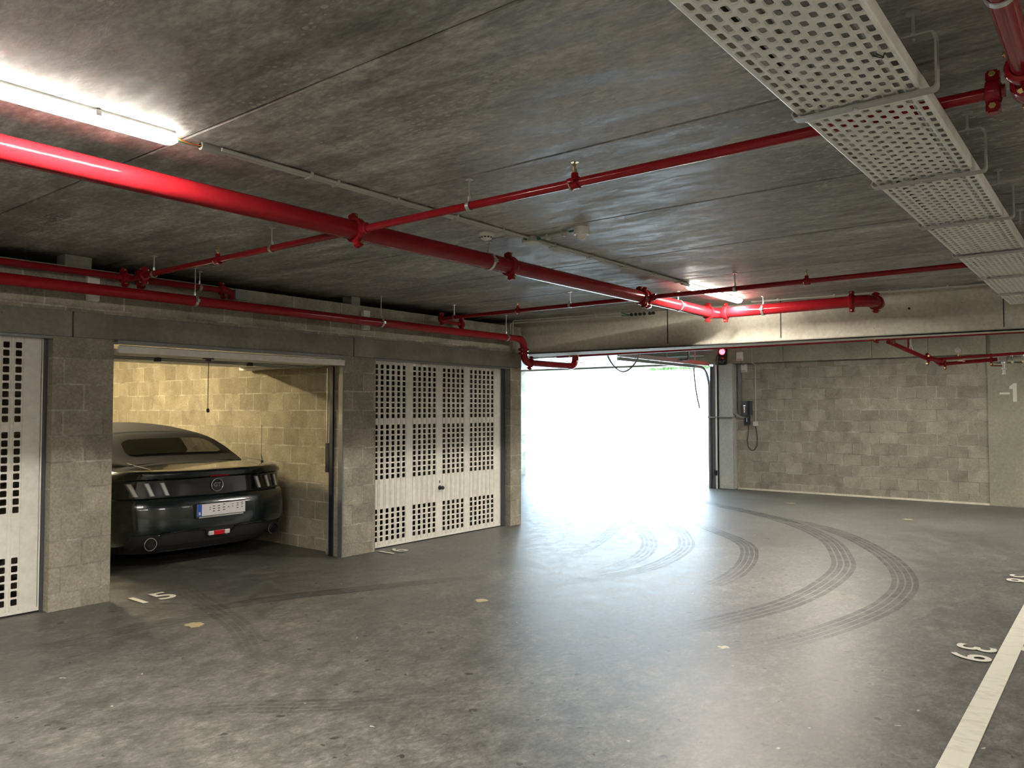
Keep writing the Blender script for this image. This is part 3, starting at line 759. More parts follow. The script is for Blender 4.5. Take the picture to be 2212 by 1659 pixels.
# valve set in front of the concrete wall
t = thing('valve_set', 'galvanised valve assembly above the minus one wall', 'valve', (10.2, 1.09, 2.112))
bm = B(); box(bm, -.04, .04, -.045, .03, -.04, .035, .008); obj('body', bm, M['zinc'], t)
bm = B(); cyl(bm, (0, -.03, 0), (0, -.50, .012), .020, 18); obj('pipe', bm, M['zinc'], t)
for yy in (-.09, -.19, -.30): coupling(t, (0, yy, .003), (0, 1, 0), .020, (0, 0, 1), w=.022, mt=M['zinc'])
bm = B(); lathe(bm, (0, -.01, 0), [(.026, -.04), (.026, -.06), (.017, -.065), (.017, -.11), (.024, -.115), (.024, -.125), (.013, -.13), (.013, -.17), (.018, -.172), (.018, -.182), (0, -.182)], 20); obj('drain_cock', bm, M['steel'], t, .6)
bm = B(); cyl(bm, (0, .0, -.085), (0, .11, -.082), .006, 10); obj('lever', bm, M['red'], t)
# second main at top right
b8, bb = pipe_thing('main_pipe', 'red pipe beyond the cable tray, running back to a tee on the near branch', [(-2, .235, ZP), (3.03, .235, ZP), (5.5, .235, ZP)], .034, .001)
coupling(b8, (5.03, 0, 0), (1, 0, 0), .034, (0, .3, 1), 'tee', w=.09)
coupling(b8, (4.86, 0, 0), (1, 0, 0), .034, (0, .3, 1), w=.045)

HG = 'ring hangers on threaded rods holding the red pipes'
for c, ax, r, lb in (
    ((4.26, 3.58, ZP), (1, 0, 0), RM, 'steel ring hanger on the thick main midway along the ceiling'),
    ((7.25, 3.58, ZP), (1, 0, 0), RM, 'steel ring hanger on the brightly lit stretch of main before its elbow'),
    ((XE, 3.02, ZP), (0, 1, 0), RM, 'steel ring hanger on the main where it runs along the beam'),
    ((3.03, 2.68, ZP), (0, 1, 0), RB, 'steel ring hanger on the near branch pipe, between main and cable tray'),
    ((3.03, 4.42, ZP), (0, 1, 0), RB, 'steel ring hanger on the branch above the open box, closer to the main'),
    ((3.03, 5.98, ZP), (0, 1, 0), RB, 'steel ring hanger on the branch above the open box, beside the header tee'),
    ((6.58, 2.70, 2.60), (0, 1, 0), RB, 'small ring hanger on the far branch just beyond the far tube light'),
    ((6.58, 4.45, 2.60), (0, 1, 0), RB, 'small ring hanger midway along the far branch running to the wall'),
    ((6.58, 6.05, 2.60), (0, 1, 0), RB, 'small ring hanger at the wall end of the far branch'),
    ((3.62, 6.34, 2.60), (1, 0, 0), .027, 'ring hanger on the short header pipe near its elbow'),
    ((3.50, 6.20, ZL), (1, 0, 0), RL, 'ring hanger on the wall pipe above the open garage box'),
    ((5.60, 6.20, ZL), (1, 0, 0), RL, 'ring hanger on the wall pipe above the pillar beside door 16'),
    ((7.72, 6.20, ZL), (1, 0, 0), RL, 'ring hanger on the wall pipe just before it drops under the beam'),
    ((2.30, .235, ZP), (1, 0, 0), .034, 'pale ring hanger on the red pipe beyond the cable tray')):
    hanger(c, ax, r, ZC, lb, HG, 'band' if r > .04 else 'ring')
for c, lb in (((3.03, 2.02, ZP), 'brass upright sprinkler on the near branch, between main and cable tray'),
              ((3.03, 5.07, ZP), 'brass upright sprinkler on the near branch above the open box'),
              ((6.58, 2.08, 2.60), 'brass upright sprinkler on the far branch beyond the far tube light'),
              ((6.58, 5.12, 2.60), 'brass upright sprinkler on the far branch, near the wall corner')):
    sprinkler(c, RB, lb)

# ------------------------------------------------------------------ perforated cable tray
def tray():
    t = thing('cable_tray', 'perforated grey metal cable tray hung below the ceiling on C-shaped brackets', 'cable tray', (0, .656, 2.5))
    ya, yb = -.181, .182                                      # local: .475 .. .838
    cols = [.812, .781, .748, .716, .685, .653, .621, .589, .557, .526, .495]; cols = [c-.656 for c in cols]
    edges = [yb-.006] + [(cols[i]+cols[i+1])/2 for i in range(10)] + [ya+.006]
    P = .064
    for x0, x1, dz, nm in ((-.30, 2.66, 0, 'tray_section'), (2.62, 5.60, .004, 'tray_section'), (5.56, 8.42, .0, 'tray_section')):
        bm = B(); fn = lambda u, v, w: (u, v, dz+w)
        n = int((x1-x0)/P)
        for ci, c in enumerate(cols):
            e1, e0 = edges[ci], edges[ci+1]; off = 0 if ci % 2 == 0 else P/2
            hl = .0225 if ci in (0, 1, 9, 10) else .0175; hwid = .0075 if ci in (0, 1) else .0085
            st = x0 + off
            if off: bm.faces.new([bm.verts.new(fn(*p, 0)) for p in ((x0, e0), (x0+off, e0), (x0+off, e1), (x0, e1))])
            for i in range(n - (1 if off else 0)):
                a = st + i*P
                H = rrect(a+P/2, c, hl, hwid, .0072, 2); n4 = len(H)//4
                Hr = rrect(a+P/2, c, hl+.004, hwid+.004, .009, 2)
                Cn = [bm.verts.new(fn(u, v, 0)) for u, v in ((a+P, e1), (a, e1), (a, e0), (a+P, e0))]
                V1 = [bm.verts.new(fn(u, v, 0)) for u, v in Hr]; V2 = [bm.verts.new(fn(u, v, .004)) for u, v in H]
                for k in range(4):
                    sg = V1[k*n4:(k+1)*n4]
                    for q in range(n4-1): bm.faces.new((Cn[k], sg[q], sg[q+1]))
                    bm.faces.new((Cn[k], sg[-1], V1[((k+1)*n4) % len(V1)], Cn[(k+1) % 4]))
                skin(bm, V1, V2)
            e = st + (n-(1 if off else 0))*P
            bm.faces.new([bm.verts.new(fn(*p, 0)) for p in ((e, e0), (x1, e0), (x1, e1), (e, e1))])
        for s, y in ((1, yb), (-1, ya)):
            prof = [(y-s*.006, 0), (y-s*.001, .003), (y+s*.002, .008), (y+s*.001, .052), (y-s*.010, .055), (y-s*.010, .053), (y-.0*s, .050)]
            prev = None
            for yy, zz in prof:
                q = (bm.verts.new((x0, yy, dz+zz)), bm.verts.new((x1, yy, dz+zz)))
                if prev: bm.faces.new((prev[0], prev[1], q[1], q[0]))
                prev = q
        o = obj(nm, bm, M['tray'], t)
    # a knot of wire poking through one hole
    bm = B(); tube(bm, [(2.26, -.16, .004), (2.265, -.15, -.012), (2.25, -.135, -.008), (2.27, -.125, .003)], .002, 6); tube(bm, [(2.24, -.14, -.006), (2.28, -.15, -.004)], .002, 6)
    obj('cable_tie', bm, M['black'], t)
    return t
tray()
bm = B()
for i, (yy, r_) in enumerate(((.80, .008), (.76, .010), (.70, .006), (.62, .012), (.55, .009))): pass
def c_hanger(x, label):
    t = thing('tray_bracket', label, 'bracket', (x, .49, ZC), 'C-shaped brackets carrying the cable tray'); z = 2.5-ZC
    def strip(pts, w=.042, th=.006):
        bm = B(); prev = None; pts = [Vector((0, *p)) for p in pts]
        for i, p in enumerate(pts):
            tg = (pts[min(i+1, len(pts)-1)] - pts[max(i-1, 0)]).normalized(); nr = Vector((0, -tg.z, tg.y))
            q = [bm.verts.new(p + Vector((sx*w/2, 0, 0)) + nr*sn*th/2) for sx, sn in ((-1, -1), (1, -1), (1, 1), (-1, 1))]
            if prev: skin(bm, prev, q)
            else: bm.faces.new(q[::-1])
            prev = q
        bm.faces.new(prev); return bm
    pts = [(.355, z+.020), (.362, z+.004), (.355, z-.010)] + [(.345, z-.012)] + [(-.045, z-.012)] + [(-.0475-.015*math.sin(a), z+.003-.015*math.cos(a)) for a in (.5, 1.0, 1.5)] + [(-.0625, z+.13)] + [(-.0475-.015*math.cos(a), z+.145+.015*math.sin(a)) for a in (.5, 1.0, 1.5)] + [(.03, z+.16)]
    obj('arm', strip(pts), M['zinc'], t, .6)
    bm = B(); cyl(bm, (0, 0, z+.15), (0, 0, 0), .005, 10); cyl(bm, (0, 0, z+.163), (0, 0, z+.172), .010, 6); cyl(bm, (0, 0, -.006), (0, 0, 0), .02, 16); obj('rod', bm, M['steel'], t)
    bm = B(); cyl(bm, (0, .17, z-.015), (0, .17, z-.020), .008, 12); obj('bolt', bm, M['steel'], t)
    return t
for x, lb in ((1.60, 'C-bracket of the cable tray, above the picture frame'), (2.585, 'C-bracket under the cable tray just before the near branch crosses it'), (3.60, 'second C-bracket under the cable tray counting away from the camera'),
              (4.56, 'third C-bracket under the cable tray counting away from the camera'), (5.56, 'fourth C-bracket under the cable tray counting away from the camera'), (6.60, 'fifth C-bracket under the cable tray counting away from the camera'), (7.6, 'last C-bracket under the cable tray, by the beam')):
    if x > 2: c_hanger(x, lb)
for k, (yy, r_) in enumerate(((.765, .009), (.70, .011), (.64, .008), (.52, .010))):
    bm = B(); tube(bm, [(x*.5-.3, .004*math.sin(x*1.3+k), 0) for x in range(0, 18)], r_, 10)
    o = obj('cable', bm, M['grey_pl'] if k % 2 else M['black']); o.location = (0, yy, 2.504+r_)
    tag(o, ('black', 'grey')[k % 2] + ' cable lying in the perforated tray, ' + ('along the edge facing the garages', 'just inside its garage-side edge', 'past its middle', 'along the edge facing the parking bays')[k], 'cable', 'cables lying in the tray')

# ------------------------------------------------------------------ lamps, conduits and ceiling devices
def batten(x0, x1, y, z, label, m='tube'):
    t = thing('tube_light', label, 'light', ((x0+x1)/2, y, z)); L = (x1-x0)/2
    bm = B(); box(bm, -L+.02, L-.02, -.036, .036, -.012, 0, .003); obj('housing', bm, M['grey_pl'], t)
    bm = B(); pr = [(-.036, -.012), (-.041, -.022), (-.036, -.042), (-.018, -.052), (.018, -.052), (.036, -.042), (.041, -.022), (.036, -.012)]
    prev = None
    for u, s in ((-L, .35), (-L+.012, .75), (-L+.035, 1), (L-.035, 1), (L-.012, .75), (L, .35)):
        q = [bm.verts.new((u, a*s, -.03+(b+.03)*s)) for a, b in pr]
        if prev: skin(bm, prev, q)
        else: bm.faces.new(q[::-1])
        prev = q
    bm.faces.new(prev); bm.normal_update()
    for f in bm.faces:
        if abs(f.normal.z) > .9 and f.calc_center_median().z < -.04: f.material_index = 1
    obj('diffuser', bm, [M['tube'], M['tube_face']], t, .7)
    bm = B()
    for s in (-1, 1): box(bm, s*L*.45-.012, s*L*.45+.012, -.044, -.036, -.03, -.004, .002); box(bm, s*L*.45-.012, s*L*.45+.012, .036, .044, -.03, -.004, .002)
    obj('clip', bm, M['steel'], t)
    return t
YL = 3.255
batten(.48, 1.74, YL, ZC, 'bright tube light close above the thick red main')
batten(6.86, 8.12, YL+.02, ZC, 'small far tube light in front of the beam')
batten(10.6, 11.86, 3.3, 2.92, 'tube light in the bay beyond the beam')
batten(-5.9, -4.64, YL, ZC, 'tube light behind the viewpoint')
batten(-3.2, -1.94, -3.3, ZC, 'tube light over the parking bays behind')
batten(3.4, 4.66, -3.3, ZC, 'tube light over the parking bays opposite the garage boxes')
batten(11.0, 12.26, -1.2, 2.92, 'tube light over the bays beyond the minus one wall')
batten(-2.4, -1.14, 1.0, ZC, 'unseen tube light added for fill over the aisle behind the viewpoint')  # this and the next three are unseen, added for ambient fill
batten(-6.2, -4.94, -1.0, ZC, 'unseen tube light added for fill in the rear corner of the garage')
batten(-1.0, .26, -3.3, ZC, 'unseen tube light added for fill over the first parking bay beside the viewpoint')
batten(7.4, 8.1, -3.3, ZC, 'unseen tube light added for fill over the parking bays before the beam')
t = thing('box_lamp', 'warm lamp inside the open garage box behind the raised door', 'light', (3.3, 10.3, 2.62))
bm = B(); box(bm, -.5, .5, -.05, .05, -.06, 0, .01); obj('lamp_body', bm, emis('warm_box_lamp', (1, .82, .52), 130), t)

def clip_run(t, xs, fn):
    for x in xs:
        bm = B(); fn(bm, x); obj('clip', bm, M['conduit'], t)
t = thing('conduit_run', 'pair of pale grey conduits from the near tube light to the junction box', 'conduit', (0, YL, 2.727))
bm = B(); tube(bm, [(1.86, .016, 0), (4.28, .016, 0)], .0115, 12); obj('conduit', bm, M['conduit'], t, .8)
bm = B(); tube(bm, [(1.95, -.012, 0), (4.28, -.012, 0)], .009, 12); obj('conduit', bm, M['conduit'], t, .8)
bm = B(); cyl(bm, (1.86, .010, -.002), (1.98, .010, -.002), .020, 14); obj('end_socket', bm, M['grey_pl'], t)
clip_run(t, (2.45, 2.62, 3.05, 3.55, 4.0), lambda bm, x: box(bm, x-.008, x+.008, -.026, .032, -.016, .013, .002))
bm = B(); tube(bm, [(1.74, .012, -.005), (1.80, .018, -.006), (1.87, .014, -.002)], .005, 8); obj('green_wire', bm, M['green'], t)
bm = B(); tube(bm, [(1.74, -.01, -.008), (1.80, -.004, -.012), (1.87, .004, -.004)], .0035, 8); obj('orange_wire', bm, M['orange'], t)
t = thing('conduit_run', 'pair of pale conduits running from the junction box to the far lamp', 'conduit', (0, YL+.01, 2.727))
bm = B(); tube(bm, [(4.40, .010, 0), (6.74, .010, 0)], .0115, 12); obj('conduit', bm, M['conduit'], t, .8)
bm = B(); tube(bm, [(4.40, -.020, 0), (6.74, -.020, 0)], .009, 12); obj('conduit', bm, M['conduit'], t, .8)
bm = B(); cyl(bm, (6.70, .0, -.002), (6.84, .0, -.006), .018, 12); obj('end_socket', bm, M['grey_pl'], t)
clip_run(t, (4.6, 5.1, 5.6, 6.1, 6.6), lambda bm, x: box(bm, x-.008, x+.008, -.034, .026, -.016, .013, .002))
t = thing('junction_box', 'pale junction box where the ceiling conduits meet', 'junction box', (4.34, YL, ZC))
bm = B(); box(bm, -.05, .05, -.05, .05, -.035, 0, .004); obj('body', bm, M['conduit'], t)
bm = B(); box(bm, -.053, .053, -.053, .053, -.043, -.0352, .004); obj('lid', bm, M['white_pl'], t)
bm = B(); cyl(bm, (-.085, .012, -.015), (-.05, .012, -.015), .011, 10); cyl(bm, (.0, -.085, -.015), (.0, -.05, -.015), .011, 10); cyl(bm, (.05, 0, -.015), (.085, 0, -.015), .011, 10); obj('gland', bm, M['green'], t)
t = thing('conduit_run', 'short conduit from the junction box to the motion sensor', 'conduit', (4.34, YL, 2.727))
bm = B(); cyl(bm, (0, -.075, 0), (-.03, -.34, 0), .010, 12); obj('conduit', bm, M['conduit'], t)
bm = B(); cyl(bm, (-.03, -.34, 0), (-.035, -.38, 0), .008, 10); obj('green_wire', bm, M['green'], t)
bm = B(); box(bm, -.02, .02, -.15, -.13, -.02, .013, .002); box(bm, -.03, .01, -.29, -.27, -.02, .013, .002); obj('clip', bm, M['conduit'], t)
t = thing('motion_sensor', 'cream round motion sensor with domed lens on the ceiling', 'sensor', (4.30, 2.815, ZC))
bm = B(); lathe(bm, (0, 0, 0), [(.050, 0), (.052, -.004), (.052, -.045), (.050, -.05), (.0, -.05)], 28); obj('body', bm, M['white_pl'], t, .6)
bm = B(); lathe(bm, (0, 0, -.05), [(.036, 0), (.035, -.012), (.026, -.026), (.012, -.034), (0, -.036)], 24); obj('lens', bm, M['white_pl'], t, PI)
t = thing('smoke_detector', 'white smoke detector on the ceiling behind the conduits', 'smoke detector', (4.04, 3.42, ZC))
bm = B(); lathe(bm, (0, 0, 0), [(.055, 0), (.056, -.012), (.048, -.024), (.042, -.026), (.038, -.040), (.020, -.050), (0, -.052)], 28); obj('body', bm, M['white_pl'], t, .6)
bm = B()
for i in range(12):
    a = 2*PI*i/12; c_, s_ = math.cos(a), math.sin(a); r = .0405
    vs = [bm.verts.new((c_*rr - s_*w_, s_*rr + c_*w_, z)) for rr, w_, z in ((r+.0045, -.007, -.028), (r+.0045, .007, -.028), (r+.002, .007, -.037), (r+.002, -.007, -.037))]
    bm.faces.new(vs)
obj('vent_slots', bm, M['black'], t)
t = thing('conduit_run', 'pale conduit along the top of the beam behind the lit red elbow', 'conduit', (0, 0, 2.722))
ff = lambda y: f0(y)-.012
bm = B(); tube(bm, [(ff(3.15), 3.15, 0), (ff(-3), -3, 0)], .010, 12); obj('conduit', bm, M['conduit'], t, .8)
clip_run(t, (2.95, 2.38, 1.86, 1.35, .95), lambda bm, y: box(bm, ff(y)-.014, ff(y)+.01, y-.01, y+.01, -.014, .017, .002))
bm = B(); cyl(bm, (ff(3.2)-.05, 3.22, -.004), (ff(3.15), 3.13, 0), .013, 12); obj('end_socket', bm, M['grey_pl'], t)
t = thing('conduit_run', 'two dim conduits along the top of the beam, turning down at the wall corner', 'conduit', (0, 0, 2.69))
bm = B(); tube(bm, path([(8.06, 6.36, -.30), (8.06, 6.36, .02), (ff(4.8)-.0, 4.80, .02)], .03), .009, 10); obj('conduit', bm, M['conduit'], t, .8)
bm = B(); tube(bm, path([(8.06, 6.40, -.30), (8.06, 6.40, -.008), (ff(4.8), 4.80, -.012)], .03), .009, 10); obj('conduit', bm, M['conduit'], t, .8)
for y in (5.95, 5.55, 5.15): 
    bm = B(); box(bm, ff(y)-.014, ff(y)+.01, y-.01, y+.01, -.026, .034, .002); obj('clip', bm, M['conduit'], t)
bm = B()
for dz in (.02, -.012): tube(bm, [(ff(4.8), 4.80, dz), (ff(4.75), 4.74, dz*.5-.01), (ff(4.7)+.03, 4.70, -.01)], .006, 8)
obj('green_wire', bm, M['green'], t)
# cored sleeve holes in the beam
bm = B()
for y in (4.68, 4.625, 4.57, 4.515, 4.445, 4.40): cyl(bm, (f0(y)-.0015, y, 2.682), (f0(y)+.02, y, 2.682), .019, 18)
tag(obj('cored_hole', bm, M['dark'], bpy.data.objects['ceiling_beam']))
bm = B(); cyl(bm, (f0(1.69)-.0015, 1.69, 2.54), (f0(1.69)+.02, 1.69, 2.54), .010, 12); obj('cored_hole', bm, M['dark'], bpy.data.objects['ceiling_beam'])

# props between wall head and ceiling, white boxes on the wall
for x, w_, lb in ((2.66, .10, 'grey mortar stub between wall and ceiling above the wide block pillar'), (5.46, .06, 'grey mortar stub between wall and ceiling above the second pillar')):
    bm = B(); box(bm, x-w_, x+w_, YW+.01, YW+.16, 2.651, ZC, .004); tag(obj('mortar_stub', bm, M['lintel']), lb, 'mortar stub')
for x, lb in ((2.755, 'white plastic box behind the red pipe, above the pillar before the open box'), (5.565, 'smaller-looking white plastic box behind the red pipe, above the pillar beside door 16')):
    bm = B(); box(bm, x-.046, x+.046, YW-.05, YW-.0005, 2.392, 2.60, .008)
    tag(obj('wall_box', bm, M['white_pl']), lb, 'electrical box', 'white boxes above the pillars')

# ------------------------------------------------------------------ entrance door and its kit
t = thing('sectional_door', 'open white sectional entrance door lying under the ceiling of the far bay', 'garage door', (0, 0, 2.5)); 
for i in range(6):
    xa = 14.32 - .5*(i+1); bm = B(); box(bm, xa+.006, xa+.496, 6.66, 11.3, -.035, 0, .006)
    for q in (.12, .25, .38): box(bm, xa+q-.004, xa+q+.004, 6.68, 11.28, -.038, -.0345)
    obj('door_section', bm, M['white'], t)
    bm = B()
    for yy in (6.9, 8.4, 9.6, 11.1): box(bm, xa-.03, xa+.03, yy-.03, yy+.03, -.046, -.0385)
    obj('hinge', bm, M['frame_lt'], t)
bm = B()
pts = [(14.52, 0, 0), (14.52, 0, 1.95)] + [(14.52-.42*(1-math.cos(a)), 0, 1.95+.42*math.sin(a)) for a in [PI/2*i/8 for i in range(1, 9)]] + [(11.0, 0, 2.37)]
t = thing('door_track', 'curved steel track of the entrance door beside the concrete pier', 'track', (0, 6.505, .0))
def rail(bm, pts, w, th):
    prev = None; pts = [Vector(p) for p in pts]
    for i, p in enumerate(pts):
        tg = (pts[min(i+1, len(pts)-1)] - pts[max(i-1, 0)]).normalized(); nr = Vector((-tg.z, 0, tg.x))
        q = [bm.verts.new(p + Vector((0, sy*w/2, 0)) + nr*sn*th/2) for sy, sn in ((-1, -1), (1, -1), (1, 1), (-1, 1))]
        if prev: skin(bm, prev, q)
        else: bm.faces.new(q[::-1])
        prev = q
    bm.faces.new(prev)
rail(bm, pts, .028, .055); obj('rail', bm, M['steel'], t, .5)
bm = B(); box(bm, 10.9, 14.35, -.08, -.05, 2.40, 2.46, .002); box(bm, 11.2, 14.3, -.05, -.02, 2.46, 2.475); obj('support_rail', bm, M['zinc'], t)
bm = B(); box(bm, 14.54, 14.66, -.125, -.028, 0, 2.40, .003); obj('side_frame', bm, M['frame_lt'], t)
bm = B(); box(bm, 14.50, 14.54, -.05, -.02, 0, 2.40, .002); obj('seal_strip', bm, M['frame'], t)
bm = B(); box(bm, 14.45, 14.60, -.14, .01, 1.38, 1.41, .002); obj('bracket', bm, M['steel'], t)
bm = B()
for xx in (11.5, 13.0, 14.2):
    for yy in (6.655, 11.3): cyl(bm, (xx, yy, -.02), (xx, yy, .415), .012, 8)
obj('suspension_rod', bm, M['zinc'], bpy.data.objects['sectional_door'])
t = thing('spring_shaft', 'grey shaft with springs above the entrance opening', 'shaft', (14.5, 9.0, 2.62))
bm = B(); cyl(bm, (0, -2.4, 0), (0, 2.4, 0), .014, 12); obj('shaft', bm, M['steel'], t)
for yy in (-1.5, .6):
    bm = B(); tube(bm, [(math.cos(a)*.03, yy + a*.0022, math.sin(a)*.03) for a in [i*PI/5 for i in range(0, 480)]], .003, 5); obj('spring', bm, M['zinc'], t)
t = thing('photocell_conduit', 'white conduit with small black photocell beside the entrance pier', 'conduit', (14.48, 6.345, 0))
bm = B(); cyl(bm, (0, 0, 0), (0, 0, 2.42), .018, 14); obj('conduit', bm, M['white_pl'], t, .8)
bm = B(); box(bm, -.05, -.0185, -.025, .03, .26, .36, .004); obj('photocell', bm, M['black'], t)
# overhead operator cable loops and pull cord
bm = B(); tube(bm, [(11.3, 6.88 - .62*i/16, 2.46 - .29*math.sin(PI*i/16)**.8 if 0 < i < 16 else 2.46) for i in range(17)], .011, 8)
tag(obj('loose_cable', bm, M['frame_lt']), 'grey cable loop sagging in front of the entrance opening, outer strand', 'cable')
bm = B(); tube(bm, [(11.34, 6.91 - .62*i/16, 2.46 - .282*math.sin(PI*i/16)**.8 if 0 < i < 16 else 2.46) for i in range(17)], .009, 8)
tag(obj('loose_cable', bm, M['frame_lt']), 'grey cable loop sagging in front of the entrance opening, inner strand', 'cable')
t = thing('manual_release_cord', 'dark pull cord with grey block hanging in the entrance opening', 'cord', (13.9, 6.46, 2.36))
bm = B(); box(bm, -.05, .05, -.02, .14, -.02, .02, .004); obj('block', bm, M['zinc'], t)
bm = B(); tube(bm, [(0, .08, -.02), (0, .072, -.12), (0, .05, -.37), (0, .01, -.6), (0, -.035, -.79)], .013, 8); obj('cord', bm, M['navy'], t)
t = thing('pipe_outlet', 'dark pipe stub with side nozzle hanging before the entrance opening', 'pipe', (11.5, 5.50, 2.44))
bm = B(); tube(bm, path([(0, 0, .46), (0, 0, -.10), (0, .13, -.10)], .04), .018, 14); obj('pipe', bm, M['frame'], t, .8)
bm = B(); lathe(bm, (0, .10, -.10), [(.018, 0), (.022, .01), (.018, .05), (.008, .07), (.004, .11), (0, .11)], 14, (0, 1, 0)); obj('nozzle', bm, M['frame'], t)

t = thing('traffic_light', 'black two-lens traffic light glowing red above the entrance pier', 'traffic light', (14.545, 6.217, 2.575))
bm = B(); box(bm, -.06, 0, -.085, .085, -.16, .18, .012); obj('housing', bm, M['black'], t)
bm = B(); lathe(bm, (-.06, 0, .10), [(.058, 0), (.056, .008), (.035, .02), (0, .026)], 28, (-1, 0, 0)); obj('red_lens', bm, M['red_on'], t, PI)
bm = B(); lathe(bm, (-.06, 0, -.075), [(.058, 0), (.056, .008), (.035, .016), (0, .02)], 28, (-1, 0, 0)); obj('dark_lens', bm, M['gloss'], t, PI)
bm = B()
for zz in (.10, -.075): lathe(bm, (-.055, 0, zz), [(.068, 0), (.068, .012), (.062, .012), (.062, 0)], 28, (-1, 0, 0))
obj('bezel', bm, M['black'], t, .6)
bm = B(); tube(bm, [(-.02, .085, .05), (-.02, .13, .02), (-.02, .15, -.08), (-.02, .12, -.17), (-.02, .10, -.18)], .006, 8); obj('cable', bm, M['black'], t)
for y, z, x, lb in ((5.878, 2.572, XB-.14, 'upper white receiver box with red print, beside the traffic light'), (5.853, 2.35, XB, 'lower white receiver box with red print and black wire')):
    t = thing('receiver_box', lb, 'electrical box', (x, y, z), 'white receiver boxes beside the entrance')
    bm = B(); box(bm, -.035, -.0005, -.066, .066, -.083, .083, .008); obj('case', bm, M['white_pl'], t)
    bm = B(); cyl(bm, (-.0352, .035, -.058), (-.0362, .035, -.058), .011, 16); obj('print_dot', bm, M['sticker_red'], t)
    text_mesh('print', 'Elka', .042, M['sticker_red'], basis((0, -1, 0), (0, 0, 1), (-.0358, -.018, -.058)), t, .0004, .01)
bm = B(); tube(bm, [(XB-.16, 5.87, 2.49), (XB-.15, 5.85, 2.45), (XB-.05, 5.90, 2.43), (XB-.045, 5.86, 2.40), (XB-.045, 5.83, 2.43)], .004, 8)
tag(obj('wire', bm, M['black']), 'thin black wire linking the two white receiver boxes', 'wire')
bm = B(); cyl(bm, (XB-.155, 5.64, 2.9), (XB-.155, 5.64, 2.43), .009, 10); tube(bm, [(XB-.155, 5.64, 2.44), (XB-.10, 5.635, 2.425), (XB-.014, 5.63, 2.40), (XB-.014, 5.63, 1.30)], .0115, 12)
tag(obj('conduit_drop', bm, M['conduit'], None, .8), 'vertical pale conduit on the back wall ending at the small socket', 'conduit')
bm = B(); box(bm, XB-.055, XB-.0005, 5.905, 5.965, 1.45, 2.43, .004)
tag(obj('cable_trunking', bm, M['frame_lt']), 'grey vertical trunking on the back wall beside the pier', 'trunking')
t = thing('control_box', 'dark door control box with three lit buttons on the back wall', 'control box', (XB, 5.80, 1.575))
bm = B(); box(bm, -.10, -.0005, -.105, .095, -.14, .135, .006); obj('case', bm, M['frame'], t)
bm = B(); box(bm, -.101, -.0998, -.09, -.04, -.135, .13); obj('side_panel', bm, M['navy'], t)
bm = B(); box(bm, -.102, -.0998, .00, .04, .035, .05); obj('display', bm, M['led_w'], t)
for k, zz in enumerate((.0, -.035, -.075)):
    bm = B(); cyl(bm, (-.1, .02, zz), (-.105, .02, zz), .011, 14); obj('button', bm, M['led_o'] if k else M['led_w'], t)
bm = B()
for yy in (-.08, .06): cyl(bm, (-.03, yy, .135), (-.03, yy, .15), .008, 10)
obj('mounting_lug', bm, M['zinc'], t)
bm = B()
for k in range(4):
    y1 = -.06+k*.035; tube(bm, [(-.05, y1, -.14), (-.06, y1+.02, -.18), (-.08, .10, -.19+.01*k), (-.15, .19, -.12+.01*k), (-.185, .23, -.06)], .005, 8)
obj('cable_bundle', bm, M['grey_pl'], t)
t = thing('isolator_box', 'small dark box with a white strip under the control box', 'electrical box', (XB, 5.79, 1.335))
bm = B(); box(bm, -.06, -.0005, -.05, .045, -.085, .075, .005); obj('case', bm, M['navy'], t)
bm = B(); box(bm, -.0615, -.0598, -.006, .006, -.03, .045); obj('strip', bm, M['white_pl'], t)
t = thing('wall_socket', 'small grey socket on the back wall with a black lead', 'socket', (XB, 5.63, 1.27))
bm = B(); box(bm, -.05, -.0005, -.045, .045, -.045, .045, .007); obj('body', bm, M['conduit'], t)
bm = B(); tube(bm, [(-.03, 0, -.045), (-.03, -.02, -.15), (-.03, -.035, -.30), (-.03, -.025, -.42), (-.03, .03, -.50), (-.03, .09, -.505), (-.03, .15, -.43), (-.03, .165, -.32), (-.03, .14, -.15), (-.04, .125, .05), (-.07, .12, .16)], .0065, 10); obj('lead', bm, M['black'], t, .8)
bm = B(); box(bm, 14.42, 14.49, 5.98, 6.42, 1.395, 1.408, .002)
tag(obj('cable_strap', bm, M['grey_pl']), 'grey cable strap running across the entrance pier', 'cable')

# ------------------------------------------------------------------ the car (local: +Y is forward, rear at y=0)
CX, CY = 4.285, 7.06
car = thing('convertible_car', 'dark green convertible with black soft top parked nose-in inside the open garage box', 'car', (CX, CY, 0))
LEN = 4.75
def interp(tab, z):
    for (z0, *a), (z1, *b) in zip(tab, tab[1:]):
        if z <= z1:
            t = max(0, (z-z0)/(z1-z0)); return [p+(q-p)*t for p, q in zip(a, b)]
    return list(tab[-1][1:])
